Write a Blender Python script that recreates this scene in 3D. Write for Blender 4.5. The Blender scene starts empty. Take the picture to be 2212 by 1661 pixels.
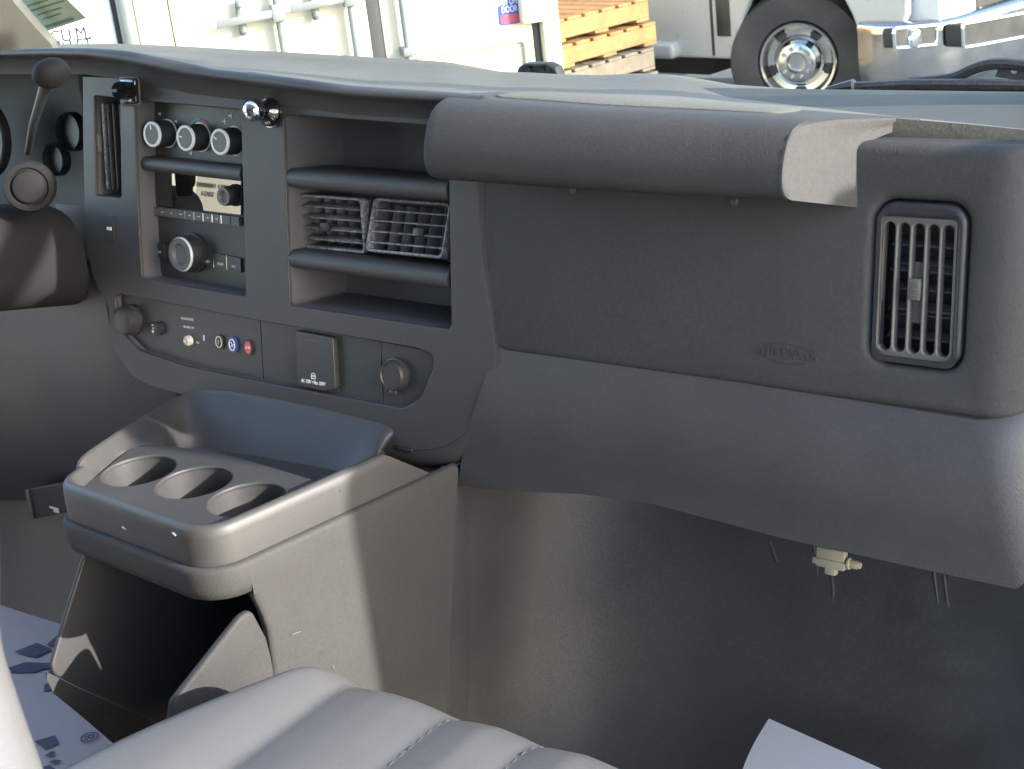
import bpy, bmesh, math, random
from mathutils import Vector, Matrix
random.seed(7)
SC = bpy.context.scene
COL = SC.collection
R = math.radians
# ------------------------------------------------------------------ camera
PW, PH, PF = 2212.0, 1661.0, 3320.0          # photograph measured at 2212 px width
YAW, PIT, ROL = R(38.5), R(20.5), R(6.8)
C = Vector((1.26, -1.184, 1.0))
FW = Vector((-math.sin(YAW)*math.cos(PIT), math.cos(YAW)*math.cos(PIT), -math.sin(PIT)))
_rt = Vector((math.cos(YAW), math.sin(YAW), 0)); _up = _rt.cross(FW)
RT = _rt*math.cos(ROL) - _up*math.sin(ROL)
UP = _rt*math.sin(ROL) + _up*math.cos(ROL)
cam = bpy.data.cameras.new('camera'); co = bpy.data.objects.new('camera', cam); COL.objects.link(co)
M = Matrix((RT, UP, -FW)).transposed().to_4x4(); M.translation = C
co.matrix_world = M
cam.sensor_width = 36; cam.lens = 36*PF/PW; cam.clip_start = 0.02; cam.clip_end = 500
cam.dof.use_dof = True; cam.dof.focus_distance = 1.55; cam.dof.aperture_fstop = 30
SC.camera = co
# ------------------------------------------------------------------ sky, sun, exposure
SUN_EL = R(21); SUN_AZ = R(5); SUN_DIR = Vector((math.cos(SUN_EL)*math.cos(SUN_AZ), math.cos(SUN_EL)*math.sin(SUN_AZ), math.sin(SUN_EL)))
w = bpy.data.worlds.new('World'); SC.world = w; w.use_nodes = True
nt = w.node_tree; bg = nt.nodes['Background']; sky = nt.nodes.new('ShaderNodeTexSky')
sky.sky_type = 'NISHITA'; sky.sun_disc = False; sky.sun_elevation = SUN_EL
sky.sun_rotation = math.atan2(SUN_DIR.x, SUN_DIR.y)
nt.links.new(sky.outputs[0], bg.inputs[0]); bg.inputs[1].default_value = 0.15
sl = bpy.data.lights.new('sun', 'SUN'); sl.energy = 2.0; sl.angle = R(0.53); sl.color = (1, .965, .91)
so = bpy.data.objects.new('sun', sl); COL.objects.link(so); so.location = (6, 0, 8)
so.rotation_euler = (-SUN_DIR).to_track_quat('-Z', 'Y').to_euler()
vs = SC.view_settings; vs.view_transform = 'Standard'; vs.look = 'None'; vs.gamma = 1.0; vs.use_curve_mapping = False
vs.exposure = 2.85
SC.render.engine = 'CYCLES'
SC.cycles.max_bounces = 8; SC.cycles.diffuse_bounces = 5; SC.cycles.transparent_max_bounces = 12

# ------------------------------------------------------------------ pixel helpers (a pixel gives a direction; the plane gives the place)
def ray(px, py): return FW*PF + RT*(px-PW/2) - UP*(py-PH/2)
def hit(px, py, p0, n):
    d = ray(px, py); n = Vector(n); return C + d*((Vector(p0)-C).dot(n)/d.dot(n))
def zp(px, py, z): return hit(px, py, (0, 0, z), (0, 0, 1))
def xp(px, py, x): return hit(px, py, (x, 0, 0), (1, 0, 0))
def yp(px, py, y): return hit(px, py, (0, y, 0), (0, 1, 0))
def dp(px, py, D): return C + ray(px, py).normalized()*D
# dash face frame: u = X, v = up the face, w = out of the face towards the cabin
FO = Vector((0, 0, .719)); FU = Vector((1, 0, 0)); FV = Vector((0, .18, 1)).normalized(); FN = Vector((0, -1, .18)).normalized()
FM = Matrix((FU, FV, FN)).transposed().to_4x4(); FM.translation = FO
def fh(px, py, w=0.0): return hit(px, py, FO+FN*w, FN)
def fuv(px, py, w=0.0):
    p = fh(px, py, w)-FO; return (p.x, p.dot(FV))
def F(u, v, w=0.0): return FO+FU*u+FV*v+FN*w
def interp(tab, x):
    if x <= tab[0][0]: return tab[0][1]
    for (a, b), (c, d) in zip(tab, tab[1:]):
        if x <= c: return b+(d-b)*(x-a)/(c-a)
    return tab[-1][1]

# ------------------------------------------------------------------ materials
def mat(name, col, rough=.5, metal=0.0, wrinkle=0.0, grain=0.0, gscale=700, var=0.0, vscale=8, spec=.5, bumpd=.0005, dust=0.0, coat=0.0, dustcol=(.30, .28, .25)):
    m = bpy.data.materials.new(name); m.use_nodes = True; n = m.node_tree.nodes; l = m.node_tree.links
    b = n['Principled BSDF']; b.inputs['Base Color'].default_value = (*col, 1); b.inputs['Roughness'].default_value = rough
    b.inputs['Metallic'].default_value = metal; b.inputs['Specular IOR Level'].default_value = spec
    b.inputs['Coat Weight'].default_value = coat; b.inputs['Coat Roughness'].default_value = .08
    tc = n.new('ShaderNodeTexCoord')
    if var or dust:
        nz = n.new('ShaderNodeTexNoise'); nz.inputs['Scale'].default_value = vscale; nz.inputs['Detail'].default_value = 6; nz.inputs['Roughness'].default_value = .65
        l.new(tc.outputs['Object'], nz.inputs['Vector'])
        rp = n.new('ShaderNodeMapRange'); rp.inputs[1].default_value = .3; rp.inputs[2].default_value = .7
        rp.inputs[3].default_value = 1-var; rp.inputs[4].default_value = 1+var; l.new(nz.outputs['Fac'], rp.inputs[0])
        mx = n.new('ShaderNodeMix'); mx.data_type = 'RGBA'; mx.blend_type = 'MULTIPLY'; mx.inputs['Factor'].default_value = 1
        mx.inputs['A'].default_value = (*col, 1); l.new(rp.outputs[0], mx.inputs['B'])
        out = mx.outputs['Result']
        rr = n.new('ShaderNodeMapRange'); rr.inputs[1].default_value = .3; rr.inputs[2].default_value = .7
        rr.inputs[3].default_value = max(.03, rough-.06); rr.inputs[4].default_value = min(1, rough+.08)
        l.new(nz.outputs['Fac'], rr.inputs[0]); l.new(rr.outputs[0], b.inputs['Roughness'])
        if dust:
            n2 = n.new('ShaderNodeTexNoise'); n2.inputs['Scale'].default_value = 260; n2.inputs['Detail'].default_value = 3
            l.new(tc.outputs['Object'], n2.inputs['Vector'])
            n3 = n.new('ShaderNodeTexNoise'); n3.inputs['Scale'].default_value = 5; n3.inputs['Detail'].default_value = 5
            l.new(tc.outputs['Object'], n3.inputs['Vector'])
            mm = n.new('ShaderNodeMath'); mm.operation = 'MULTIPLY'; l.new(n2.outputs['Fac'], mm.inputs[0]); l.new(n3.outputs['Fac'], mm.inputs[1])
            r2 = n.new('ShaderNodeMapRange'); r2.inputs[1].default_value = .18; r2.inputs[2].default_value = .5; r2.inputs[3].default_value = 0; r2.inputs[4].default_value = dust
            l.new(mm.outputs[0], r2.inputs[0])
            m2 = n.new('ShaderNodeMix'); m2.data_type = 'RGBA'; l.new(r2.outputs[0], m2.inputs['Factor']); l.new(out, m2.inputs['A']); m2.inputs['B'].default_value = (*dustcol, 1)
            out = m2.outputs['Result']
        l.new(out, b.inputs['Base Color'])
    if grain:
        v = n.new('ShaderNodeTexNoise'); v.inputs['Scale'].default_value = gscale; v.inputs['Detail'].default_value = 2; v.inputs['Distortion'].default_value = .8
        l.new(tc.outputs['Object'], v.inputs['Vector'])
        bp = n.new('ShaderNodeBump'); bp.inputs['Strength'].default_value = grain; bp.inputs['Distance'].default_value = bumpd
        l.new(v.outputs['Fac'], bp.inputs['Height']); last = bp.outputs[0]
        if wrinkle:
            mp = n.new('ShaderNodeMapping'); mp.inputs['Scale'].default_value = (16, 45, 45); l.new(tc.outputs['Object'], mp.inputs['Vector'])
            w2 = n.new('ShaderNodeTexNoise'); w2.inputs['Scale'].default_value = 1.0; w2.inputs['Detail'].default_value = 5; w2.inputs['Distortion'].default_value = 1.2
            l.new(mp.outputs[0], w2.inputs['Vector'])
            b2 = n.new('ShaderNodeBump'); b2.inputs['Strength'].default_value = wrinkle; b2.inputs['Distance'].default_value = .003
            l.new(w2.outputs['Fac'], b2.inputs['Height']); l.new(last, b2.inputs['Normal']); last = b2.outputs[0]
        l.new(last, b.inputs['Normal'])
    return m
PL = mat('dash_vinyl', (.0480, .0450, .0445), .50, grain=.7, gscale=520, var=.10, dust=.05)
PLP = mat('dash_top_vinyl', (.092, .077, .056), .66, grain=.8, gscale=420, var=.16, dust=.22, wrinkle=.35)
PLS = mat('smooth_plastic', (.0415, .0395, .0385), .50, grain=.25, gscale=900, var=.10, dust=.04)
PLG = mat('leather_grain_plastic', (.0430, .0415, .0395), .66, grain=.55, gscale=480, bumpd=.0007, var=.1, dust=.05, spec=.22)
DK = mat('dark_plastic', (.020, .020, .022), .45, grain=.2, var=.1, dust=.05)
CAV = mat('lightened_cavity_plastic', (.085, .080, .085), .6, var=.1)  # recess colour raised to lift the deep shade, as haze would
SWP = mat('switch_panel_plastic', (.036, .035, .034), .42, grain=.2, var=.08, dust=.04)
GLOSS = mat('gloss_black', (.006, .006, .007), .0, spec=.8, coat=1.0)
GLOSS.node_tree.nodes['Principled BSDF'].inputs['Coat Roughness'].default_value = 0.0
CHR = mat('chrome', (.85, .85, .85), .06, 1.0)
CHRW = mat('worn_chrome', (.50, .50, .49), .18, 1.0, var=.1)
RINGM = mat('gleam_ring', (.55, .56, .56), .3, .0)  # pale base colour replaces the sky gleam on the bright rings
KCAP = mat('knob_cap_plastic', (.09, .088, .082), .5)
SIL = mat('silver_print', (.62, .62, .62), .4)
WHP = mat('white_print', (.75, .75, .74), .5)
DUST = mat('dusty_slat', (.060, .060, .064), .5, var=.3, dust=.75, vscale=30, dustcol=(.55, .54, .56))
BLUEP = mat('blue_button', (.03, .06, .25), .35)
REDP = mat('red_button', (.65, .08, .08), .4)
BEIGE = mat('key_metal', (.62, .58, .48), .4)
CARPET = mat('footwell_liner', (.034, .033, .033), .40, grain=.5, gscale=500, var=.12, dust=.07)
FLOORM = mat('rubber_floor', (.03, .03, .032), .7, grain=.4, var=.15, dust=.1)
VINYL = mat('seat_vinyl', (.092, .090, .088), .42, grain=.5, gscale=600, var=.05)
STITCH = mat('seat_thread', (.055, .055, .053), .8)
PAPER = mat('paper', (.44, .42, .44), .8, var=.03)
PAPINK = mat('mat_print', (.085, .10, .16), .8, var=.1)
VANW = mat('van_white_paint', (.75, .75, .74), .3, coat=.5)
TRIM = mat('pillar_trim', (.15, .145, .13), .6, grain=.3, var=.06)
ITRIM2 = mat('kick_panel_trim', (.035, .035, .036), .6)
ITRIM = mat('interior_trim', (.22, .22, .23), .7)
HEADL = mat('headliner', (.45, .45, .47), .9)
COLM = mat('column_shade_plastic', (.014, .014, .015), .75, spec=.2)  # darkened colour makes the sunlit column look shaded
DARKC = mat('instrument_black', (.034, .033, .036), .6)
RUB = mat('black_rubber', (.015, .015, .016), .55, var=.2, dust=.2)
CREAM = mat('container_paint', (.60, .56, .44), .45, var=.06, vscale=3, dust=.08)
GALV = mat('galvanised_steel', (.19, .205, .20), .5, .2, var=.15, vscale=20)
GASK = mat('door_gasket', (.05, .05, .05), .7)
WOOD = mat('pallet_wood', (.30, .155, .060), .8, var=.3, vscale=12)
WOODG = mat('weathered_wood', (.17, .14, .105), .85, var=.3, vscale=12)
TRUCKP = mat('truck_paint', (.42, .425, .42), .3, coat=.6, var=.03)
TYRE = mat('tyre_rubber', (.035, .035, .036), .75, var=.2, dust=.2)
ASPH = mat('pale_ground', (.150, .154, .162), .9, grain=.5, gscale=60, var=.15, vscale=3)
CLIPB = mat('clip_nylon', (.33, .28, .21), .5)
BLUES = mat('blue_sticker', (.02, .05, .35), .4)
def flat(name, c, r=.6): return mat(name, c, r)
def glass(name, tint=(.70, .73, .71), refl=1.0):
    m = bpy.data.materials.new(name); m.use_nodes = True; n = m.node_tree.nodes; l = m.node_tree.links; n.clear()
    o = n.new('ShaderNodeOutputMaterial'); t = n.new('ShaderNodeBsdfTransparent'); g = n.new('ShaderNodeBsdfGlossy'); mx = n.new('ShaderNodeMixShader'); fr = n.new('ShaderNodeFresnel')
    t.inputs[0].default_value = (*tint, 1); g.inputs['Roughness'].default_value = .0; fr.inputs[0].default_value = 1.25
    l.new(fr.outputs[0], mx.inputs[0]); l.new(t.outputs[0], mx.inputs[1]); l.new(g.outputs[0], mx.inputs[2]); l.new(mx.outputs[0], o.inputs[0])
    return m
GLASS = glass('windshield_glass')

# ------------------------------------------------------------------ object helpers
def finish(me, smooth=40):
    if smooth:
        for p in me.polygons: p.use_smooth = True
        me.set_sharp_from_angle(angle=R(smooth))
def obj(name, me, mats, parent=None, smooth=40):
    if isinstance(me, bmesh.types.BMesh):
        b = me; me = bpy.data.meshes.new(name); b.normal_update(); b.to_mesh(me); b.free()
    if not isinstance(mats, (list, tuple)): mats = [mats]
    if len(me.materials): me.materials.clear()
    for m in mats: me.materials.append(m)
    finish(me, smooth)
    o = bpy.data.objects.new(name, me); COL.objects.link(o); o.parent = parent
    return o
def tag(o, label, cat, group=None):
    o['label'] = label; o['category'] = cat
    if group: o['group'] = group
    return o
def thing(name, label, cat, loc=(0, 0, 0), group=None):
    o = bpy.data.objects.new(name, None); COL.objects.link(o); o.empty_display_size = .05
    o.location = (0, 0, 0); tag(o, label, cat, group); return o
def struct(name, me, mats, smooth=40):
    o = obj(name, me, mats, None, smooth); o['kind'] = 'structure'; return o
def raw(verts, faces, mi=None):
    me = bpy.data.meshes.new('m'); me.from_pydata([tuple(v) for v in verts], [], faces)
    if mi:
        for p, i in zip(me.polygons, mi): p.material_index = i
    me.update(); return me
def clean(me, recalc=True):
    b = bmesh.new(); b.from_mesh(me); bmesh.ops.remove_doubles(b, verts=b.verts, dist=1e-6)
    if recalc: bmesh.ops.recalc_face_normals(b, faces=b.faces)
    return b
def loft(rows, closed=False, caps=False, flip=False):
    n = len(rows[0]); v = [p for r in rows for p in r]; f = []
    for i in range(len(rows)-1):
        for j in range(n if closed else n-1):
            k = (j+1) % n; q = (i*n+j, i*n+k, (i+1)*n+k, (i+1)*n+j)
            f.append(q[::-1] if flip else q)
    if caps: f.append(tuple(range(n))[::-1]); f.append(tuple((len(rows)-1)*n+j for j in range(n)))
    return raw(v, f)
def smooth_line(pts, n=8):
    """Catmull-Rom through 2D/3D points"""
    P = [Vector(p) for p in pts]; P = [P[0]*2-P[1]]+P+[P[-1]*2-P[-2]]; out = []
    for i in range(1, len(P)-2):
        a, b, c, d = P[i-1:i+3]
        for k in range(n):
            t = k/n; out.append(.5*((2*b)+(c-a)*t+(2*a-5*b+4*c-d)*t*t+(3*b-a-3*c+d)*t*t*t))
    out.append(P[-2]); return out
def rpoly(pts, r=.004, seg=5):
    """2D polygon with rounded corners; r number or list"""
    out = []; n = len(pts)
    for i in range(n):
        p = Vector(pts[i][:2]); a = Vector(pts[i-1][:2]); b = Vector(pts[(i+1) % n][:2])
        ri = r[i] if isinstance(r, (list, tuple)) else r
        d1 = (a-p); d2 = (b-p); l1, l2 = d1.length, d2.length
        if ri <= 0 or l1 < 1e-6 or l2 < 1e-6: out.append(p); continue
        d1 /= l1; d2 /= l2
        ang = math.acos(max(-1, min(1, d1.dot(d2)))); 
        if ang > R(172): out.append(p); continue
        t = min(ri/math.tan(ang/2), l1*.48, l2*.48); rr = t*math.tan(ang/2)
        s = p+d1*t; e = p+d2*t; cdir = (d1+d2).normalized(); c = p+cdir*(rr/math.sin(ang/2))
        a0 = math.atan2((s-c).y, (s-c).x); a1 = math.atan2((e-c).y, (e-c).x); da = (a1-a0+math.pi) % (2*math.pi)-math.pi
        for k in range(seg+1):
            q = a0+da*k/seg; out.append(Vector((c.x+rr*math.cos(q), c.y+rr*math.sin(q))))
    return out
def circ(cx, cy, r, n=28, ry=None): return [Vector((cx+r*math.cos(2*math.pi*k/n), cy+(ry or r)*math.sin(2*math.pi*k/n))) for k in range(n)]
def plate_mesh(outline, holes=(), thick=.004, bevel=.0, mtx=FM, front=0.0, res=2):
    """flat panel with holes: outline in the frame's (u, v), front face at w=front, thickness goes back"""
    cu = bpy.data.curves.new('c', 'CURVE'); cu.dimensions = '2D'; cu.fill_mode = 'BOTH'
    for loop in [outline]+list(holes):
        s = cu.splines.new('POLY'); s.points.add(len(loop)-1); s.use_cyclic_u = True
        for q, p in zip(s.points, loop): q.co = (p[0], p[1], 0, 1)
    cu.extrude = max(1e-5, thick/2-bevel); cu.bevel_depth = bevel; cu.bevel_resolution = res; cu.offset = -bevel
    o = bpy.data.objects.new('c', cu); COL.objects.link(o)
    me = bpy.data.meshes.new_from_object(o.evaluated_get(bpy.context.evaluated_depsgraph_get()))
    bpy.data.objects.remove(o); bpy.data.curves.remove(cu)
    me.transform(mtx @ Matrix.Translation((0, 0, front-thick/2)))
    me.materials.clear()
    return me
def plate(name, outline, mats, parent, holes=(), thick=.004, bevel=.0008, mtx=FM, front=0.0, res=2):
    return obj(name, plate_mesh(outline, holes, thick, bevel, mtx, front, res), mats, parent)
def bbox(dims, bevel=.0, seg=2, mtx=Matrix()):
    b = bmesh.new(); bmesh.ops.create_cube(b, size=1.0); bmesh.ops.scale(b, vec=dims, verts=b.verts)
    if bevel: bmesh.ops.bevel(b, geom=list(b.edges), offset=bevel, segments=seg, affect='EDGES', profile=.5)
    bmesh.ops.transform(b, matrix=mtx, verts=b.verts); return b
def fbox(u0, u1, v0, v1, w0, w1, bevel=.0, seg=2, mtx=FM):
    return bbox((abs(u1-u0), abs(v1-v0), abs(w1-w0)), bevel, seg, mtx @ Matrix.Translation(((u0+u1)/2, (v0+v1)/2, (w0+w1)/2)))
def lathe(prof, mtx, seg=32, mi=None):
    """profile [(r, h)], axis = local z"""
    v = []; f = []; m = []
    for r, h in prof:
        for k in range(seg): a = 2*math.pi*k/seg; v.append(mtx @ Vector((r*math.cos(a), r*math.sin(a), h)))
    for i in range(len(prof)-1):
        for k in range(seg):
            j = (k+1) % seg; f.append((i*seg+k, i*seg+j, (i+1)*seg+j, (i+1)*seg+k)); m.append(mi[i] if mi else 0)
    f.append(tuple(range(seg))[::-1]); m.append(mi[0] if mi else 0)
    f.append(tuple((len(prof)-1)*seg+k for k in range(seg))); m.append(mi[-1] if mi else 0)
    return raw(v, f, m)
def fat(u, v, w=0.0): return FM @ Matrix.Translation((u, v, w))
def axis_m(o, z, x=(0, 0, 1)):
    z = Vector(z).normalized(); y = z.cross(Vector(x)).normalized(); x = y.cross(z)
    m = Matrix((x, y, z)).transposed().to_4x4(); m.translation = Vector(o); return m
def tube(pts, r, seg=10, closed_ends=True):
    pts = [Vector(p) for p in pts]; rows = []; ref = Vector((.3, .2, .93))
    for i, p in enumerate(pts):
        t = (pts[min(i+1, len(pts)-1)]-pts[max(i-1, 0)]).normalized(); a = t.cross(ref).normalized(); b = t.cross(a)
        rr = r[i] if isinstance(r, (list, tuple)) else r
        rows.append([p+(a*math.cos(2*math.pi*k/seg)+b*math.sin(2*math.pi*k/seg))*rr for k in range(seg)])
    return clean(loft(rows, True, closed_ends))
def text_mesh(s, size, mtx, ext=.0002, align='CENTER', font_scale=(1, 1), bold=0.0):
    cu = bpy.data.curves.new('t', 'FONT'); cu.body = s; cu.size = size; cu.extrude = ext; cu.offset = bold*size; cu.align_x = align; cu.align_y = 'CENTER'
    o = bpy.data.objects.new('t', cu); COL.objects.link(o)
    me = bpy.data.meshes.new_from_object(o.evaluated_get(bpy.context.evaluated_depsgraph_get()))
    bpy.data.objects.remove(o); bpy.data.curves.remove(cu)
    me.transform(mtx @ Matrix.Diagonal((*font_scale, 1, 1))); me.materials.clear(); return me
def join(*ms):
    """join meshes / bmeshes into one bmesh keeping material indices"""
    b = bmesh.new()
    for m in ms:
        if isinstance(m, bmesh.types.BMesh):
            t = bpy.data.meshes.new('j'); m.to_mesh(t); m.free(); m = t
        b.from_mesh(m)
    return b
def setmi(m, i):
    if isinstance(m, bmesh.types.BMesh):
        for f in m.faces: f.material_index = i
    else:
        for p in m.polygons: p.material_index = i
    return m
def mods(me, *specs):
    """apply modifiers (type, dict) and return the evaluated mesh"""
    if isinstance(me, bmesh.types.BMesh):
        t = bpy.data.meshes.new('x'); me.to_mesh(t); me.free(); me = t
    o = bpy.data.objects.new('x', me); COL.objects.link(o); kill = []
    for ty, d in specs:
        m = o.modifiers.new(ty, ty)
        for k, v in d.items():
            if ty == 'BOOLEAN' and k == 'object':
                if isinstance(v, bmesh.types.BMesh):
                    t = bpy.data.meshes.new('y'); v.to_mesh(t); v.free(); v = t
                q = bpy.data.objects.new('y', v); COL.objects.link(q); kill.append(q); v = q
            setattr(m, k, v)
    bpy.context.view_layer.update()
    out = bpy.data.meshes.new_from_object(o.evaluated_get(bpy.context.evaluated_depsgraph_get()))
    bpy.data.objects.remove(o)
    for q in kill: bpy.data.objects.remove(q)
    return out
def prism(poly, w0, w1, mtx=FM):
    n = len(poly); v = [mtx @ Vector((p[0], p[1], w0)) for p in poly]+[mtx @ Vector((p[0], p[1], w1)) for p in poly]
    f = [tuple(range(n))[::-1], tuple(range(n, 2*n))]+[(i, (i+1) % n, n+(i+1) % n, n+i) for i in range(n)]
    return clean(raw(v, f))
def cavity(outline, depth, w0=0.0, taper=1.0, mtx=FM):
    """open-front box (inner walls + back) behind an opening"""
    n = len(outline); cx = sum(p[0] for p in outline)/n; cy = sum(p[1] for p in outline)/n
    v = [mtx @ Vector((p[0], p[1], w0)) for p in outline]+[mtx @ Vector((cx+(p[0]-cx)*taper, cy+(p[1]-cy)*taper, w0-depth)) for p in outline]
    f = [(i, n+i, n+(i+1) % n, (i+1) % n) for i in range(n)]+[tuple(range(n, 2*n))]
    return raw(v, f)

# ================================================================== GROUND AND VAN SHELL
GZ = -0.95
struct('ground', raw([(-90, -60, GZ), (90, -60, GZ), (90, 90, GZ), (-90, 90, GZ)], [(0, 1, 2, 3)]), ASPH)
van = thing('van_body', 'white van body shell around the dark dashboard, front cabin open', 'van body')
obj('cabin_floor', fbox(-.95, .26, -2.6, .3, -.04, 0, mtx=Matrix()), FLOORM, van)
obj('cabin_floor', fbox(.261, .95, -2.6, .3, -.18, -.14, mtx=Matrix()), FLOORM, van)
obj('roof', bbox((1.96, 3.2, .05), .02, 2, Matrix.Translation((0, -1.95, 1.42))), [HEADL], van)
obj('rear_bulkhead', bbox((1.9, .04, 1.4), .0, 2, Matrix.Translation((0, -2.6, .7))), ITRIM, van)
def wallbox(x, y0, y1, z0, z1): return bbox((.06, abs(y1-y0), z1-z0), .008, 2, Matrix.Translation((x, (y0+y1)/2, (z0+z1)/2)))
obj('driver_side_wall', join(wallbox(-.98, .5, -2.6, -.3, .55), wallbox(-.98, -1.1, -2.6, .551, 1.4)), ITRIM, van)
obj('passenger_side_wall', wallbox(.98, -1.25, -2.6, -.3, 1.4), ITRIM, van)
obj('kick_panel', bbox((.02, .62, .80), .006, 2, Matrix.Translation((.945, .36, .20))), ITRIM2, van)
obj('fender', wallbox(.98, .9, .32, -.3, .60), VANW, van)
obj('door_header_sun_block', wallbox(.975, .319, -1.249, 1.22, 1.40), ITRIM, van)  # unseen header, hung extra low to keep sun off the shift lever
obj('sill', wallbox(.97, .319, -1.249, -.3, .02), VANW, van)
obj('hood_cowl', bbox((1.9, .75, .03), .01, 2, Matrix.Translation((0, .85, .36)) @ Matrix.Rotation(R(-26), 4, 'X')), RUB, van)
# passenger door standing open: hinged at the front of the opening
door = thing('passenger_door', 'white passenger door swung wide open with its window down', 'door')
DH = Vector((.985, .30, 0)); DA = R(72); ddir = Vector((math.sin(DA), -math.cos(DA), 0)); dn = Vector((math.cos(DA), math.sin(DA), 0))
DMX = Matrix((ddir, Vector((0, 0, 1)), -dn)).transposed().to_4x4(); DMX.translation = DH
L = 1.10
obj('door_panel_sun_block', prism(rpoly([(0, -.3), (L-.05, -.3), (L, -.1), (L, 1.072), (.84, 1.072), (.838, 1.04), (.785, 1.04), (.78, .80), (0, .70)], .04), -.10, 0, DMX), VANW, door)  # unseen rear part stepped up to block sun from console and tray
plate('window_frame', [(0, .703), (.777, .803), (.782, 1.043), (.836, 1.043), (.838, 1.075), (L, 1.075), (L-.03, 1.36), (L-.08, 1.42), (.40, 1.42)], VANW, door, [[(.12, .745), (.768, .822), (.772, 1.055), (.826, 1.055), (.828, 1.082), (L-.02, 1.082), (L-.06, 1.34), (L-.10, 1.38), (.42, 1.38)]], .05, .004, DMX, -.02)

# ================================================================== DASHBOARD
dash = thing('dashboard', 'dark grey vinyl van dashboard with centre controls and passenger grab pad', 'dashboard')
# --- top pad from the windshield base to the ridge / grab pad
S = [(-420, 141), (-160, 122), (0, 111), (48, 103), (124, 95), (242, 94), (362, 98), (594, 111), (808, 123.5), (884, 128), (970, 134), (1037, 146), (1085, 155), (1134, 156), (1225, 161), (1303, 162), (1375, 158), (1456, 161), (1536, 174), (1577, 182), (1674, 189), (1779, 197), (1940, 211), (2179, 233), (2400, 252)]
N = [(-420, 139), (-160, 120), (0, 110), (62, 102.5), (124, 100), (188, 101), (242, 103), (322, 115), (403, 136), (483, 150), (540, 152), (647, 166), (782, 187), (875, 193), (983, 198), (1045, 197), (1214, 199), (1348, 208), (1510, 218), (1618, 226), (1806, 242), (1980, 256), (2100, 266), (2212, 277), (2400, 300)]
cols = list(range(-420, 2401, 20))
far = [yp(x, interp(S, x), .43) for x in cols]; near = [yp(x, interp(N, x)+3, .035) for x in cols]
rows = []
for k in range(13):
    t = k/12; r = []
    for a, b in zip(near, far):
        p = a.lerp(b, t); p.z -= .006*math.sin(math.pi*t)*(1 if t < 1 else 0); r.append(p)
    rows.append(r)
rows.append([p+Vector((0, .02, -.05)) for p in far])
rows.insert(0, [p+Vector((0, -.004, -.012)) for p in near]); rows.insert(0, [p+Vector((0, -.004, -.09 if x > 1750 else -.016)) for x, p in zip(cols, near)])
tp = obj('top_pad', loft(rows), PLP, dash, 60)
# --- ridge (hood lip) over the cluster and centre stack
Rg = [(-420, 139), (-160, 120), (0, 111.5), (62, 105), (124, 103.5), (188, 104), (268, 110), (349, 125), (456, 149), (540, 158), (594, 164), (755, 185), (983, 200), (1040, 205)]
Bn = [(-420, 149), (-160, 128), (0, 120), (124, 119), (188, 121), (268, 132), (403, 161), (594, 185), (755, 207), (942, 218), (1040, 224)]
cols = list(range(-412, 1041, 12)); rows = []
def prow(tab, dy, w): return [fh(x, interp(tab, x)+dy, w) for x in cols]
def blend(a, b, t): return [p.lerp(q, t) for p, q in zip(a, b)]
nr = [yp(x, interp(N, x)+4, .045) for x in cols]; r0 = prow(Rg, 0, .030); r1 = prow(Bn, 0, .034); r2 = prow(Bn, 10, .012); r3 = prow(Bn, 40, .002)
rows = [[p+Vector((0, .01, -.02)) for p in nr], nr, blend(nr, r0, .6), [p+FN*.0+Vector((0, .006, -.0008)) for p in r0], r0, [p+FN*.004 for p in blend(r0, r1, .35)], [p+FN*.003 for p in blend(r0, r1, .75)], r1, blend(r1, r2, .5), r2, r3]
obj('hood_lip', loft(rows), PL, dash, 70)

# --- centre bezel
def U(pts, w=0.0): return [Vector(fuv(x, y, w)) for x, y in pts]
bez = U([(178, 165), (300, 168), (594, 196), (900, 222), (1036, 230), (1034, 420), (1042, 560), (1062, 690), (1070, 760), (1066, 822), (1046, 880), (1006, 935), (950, 968), (880, 974), (818, 966), (640, 915), (480, 874), (330, 836), (275, 800), (240, 735), (232, 660), (205, 610), (186, 520), (180, 380)])
bez = [Vector(p) for p in smooth_line([tuple(p) for p in bez[:5]], 1)]+[Vector(p) for p in smooth_line([tuple(p) for p in bez[4:]], 5)[1:]]
h_vent = rpoly(U([(203, 206), (259, 212), (262, 428), (207, 423)]), .004)
h_stack = rpoly(U([(290, 216), (520, 237), (531, 641), (306, 602), (296, 420)]), [.006, .004, .004, .006, .05])
h_bins = rpoly(U([(612, 246), (968, 274), (975, 712), (626, 660)]), [.006, .006, .006, .006])
h_strip = rpoly(U([(245, 632), (560, 693), (900, 752), (938, 765), (934, 800), (908, 862), (868, 882), (600, 832), (400, 791), (300, 757), (258, 712)]), [.008, .1, .1, .012, .015, .02, .015, .1, .1, .03, .03])
plate('centre_bezel', bez, PLS, dash, [h_vent, h_stack, h_bins, h_strip], .006, .0012)
# rounded flank of the bezel along its right and lower side
edge = smooth_line([tuple(p) for p in U([(1036, 210), (1034, 420), (1042, 560), (1062, 690), (1070, 760), (1066, 822), (1046, 880), (1006, 935), (950, 968), (880, 974), (818, 966)])], 6)
rows = []; ne = len(edge)
for k in range(8):
    a = k/7*math.pi/2; r = []
    for i, p in enumerate(edge):
        t = (edge[min(i+1, ne-1)]-edge[max(i-1, 0)]).normalized(); nn = Vector((-t.y, t.x))
        if nn.x < 0 and i < ne*.6: nn = -nn
        if i >= ne*.6 and nn.y > 0: nn = -nn
        q = p+nn*(.022*math.sin(a)); r.append(F(q.x, q.y, -.024*(1-math.cos(a))-.0002))
    rows.append(r)
obj('bezel_flank', loft(rows), PLS, dash, 70)
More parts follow.
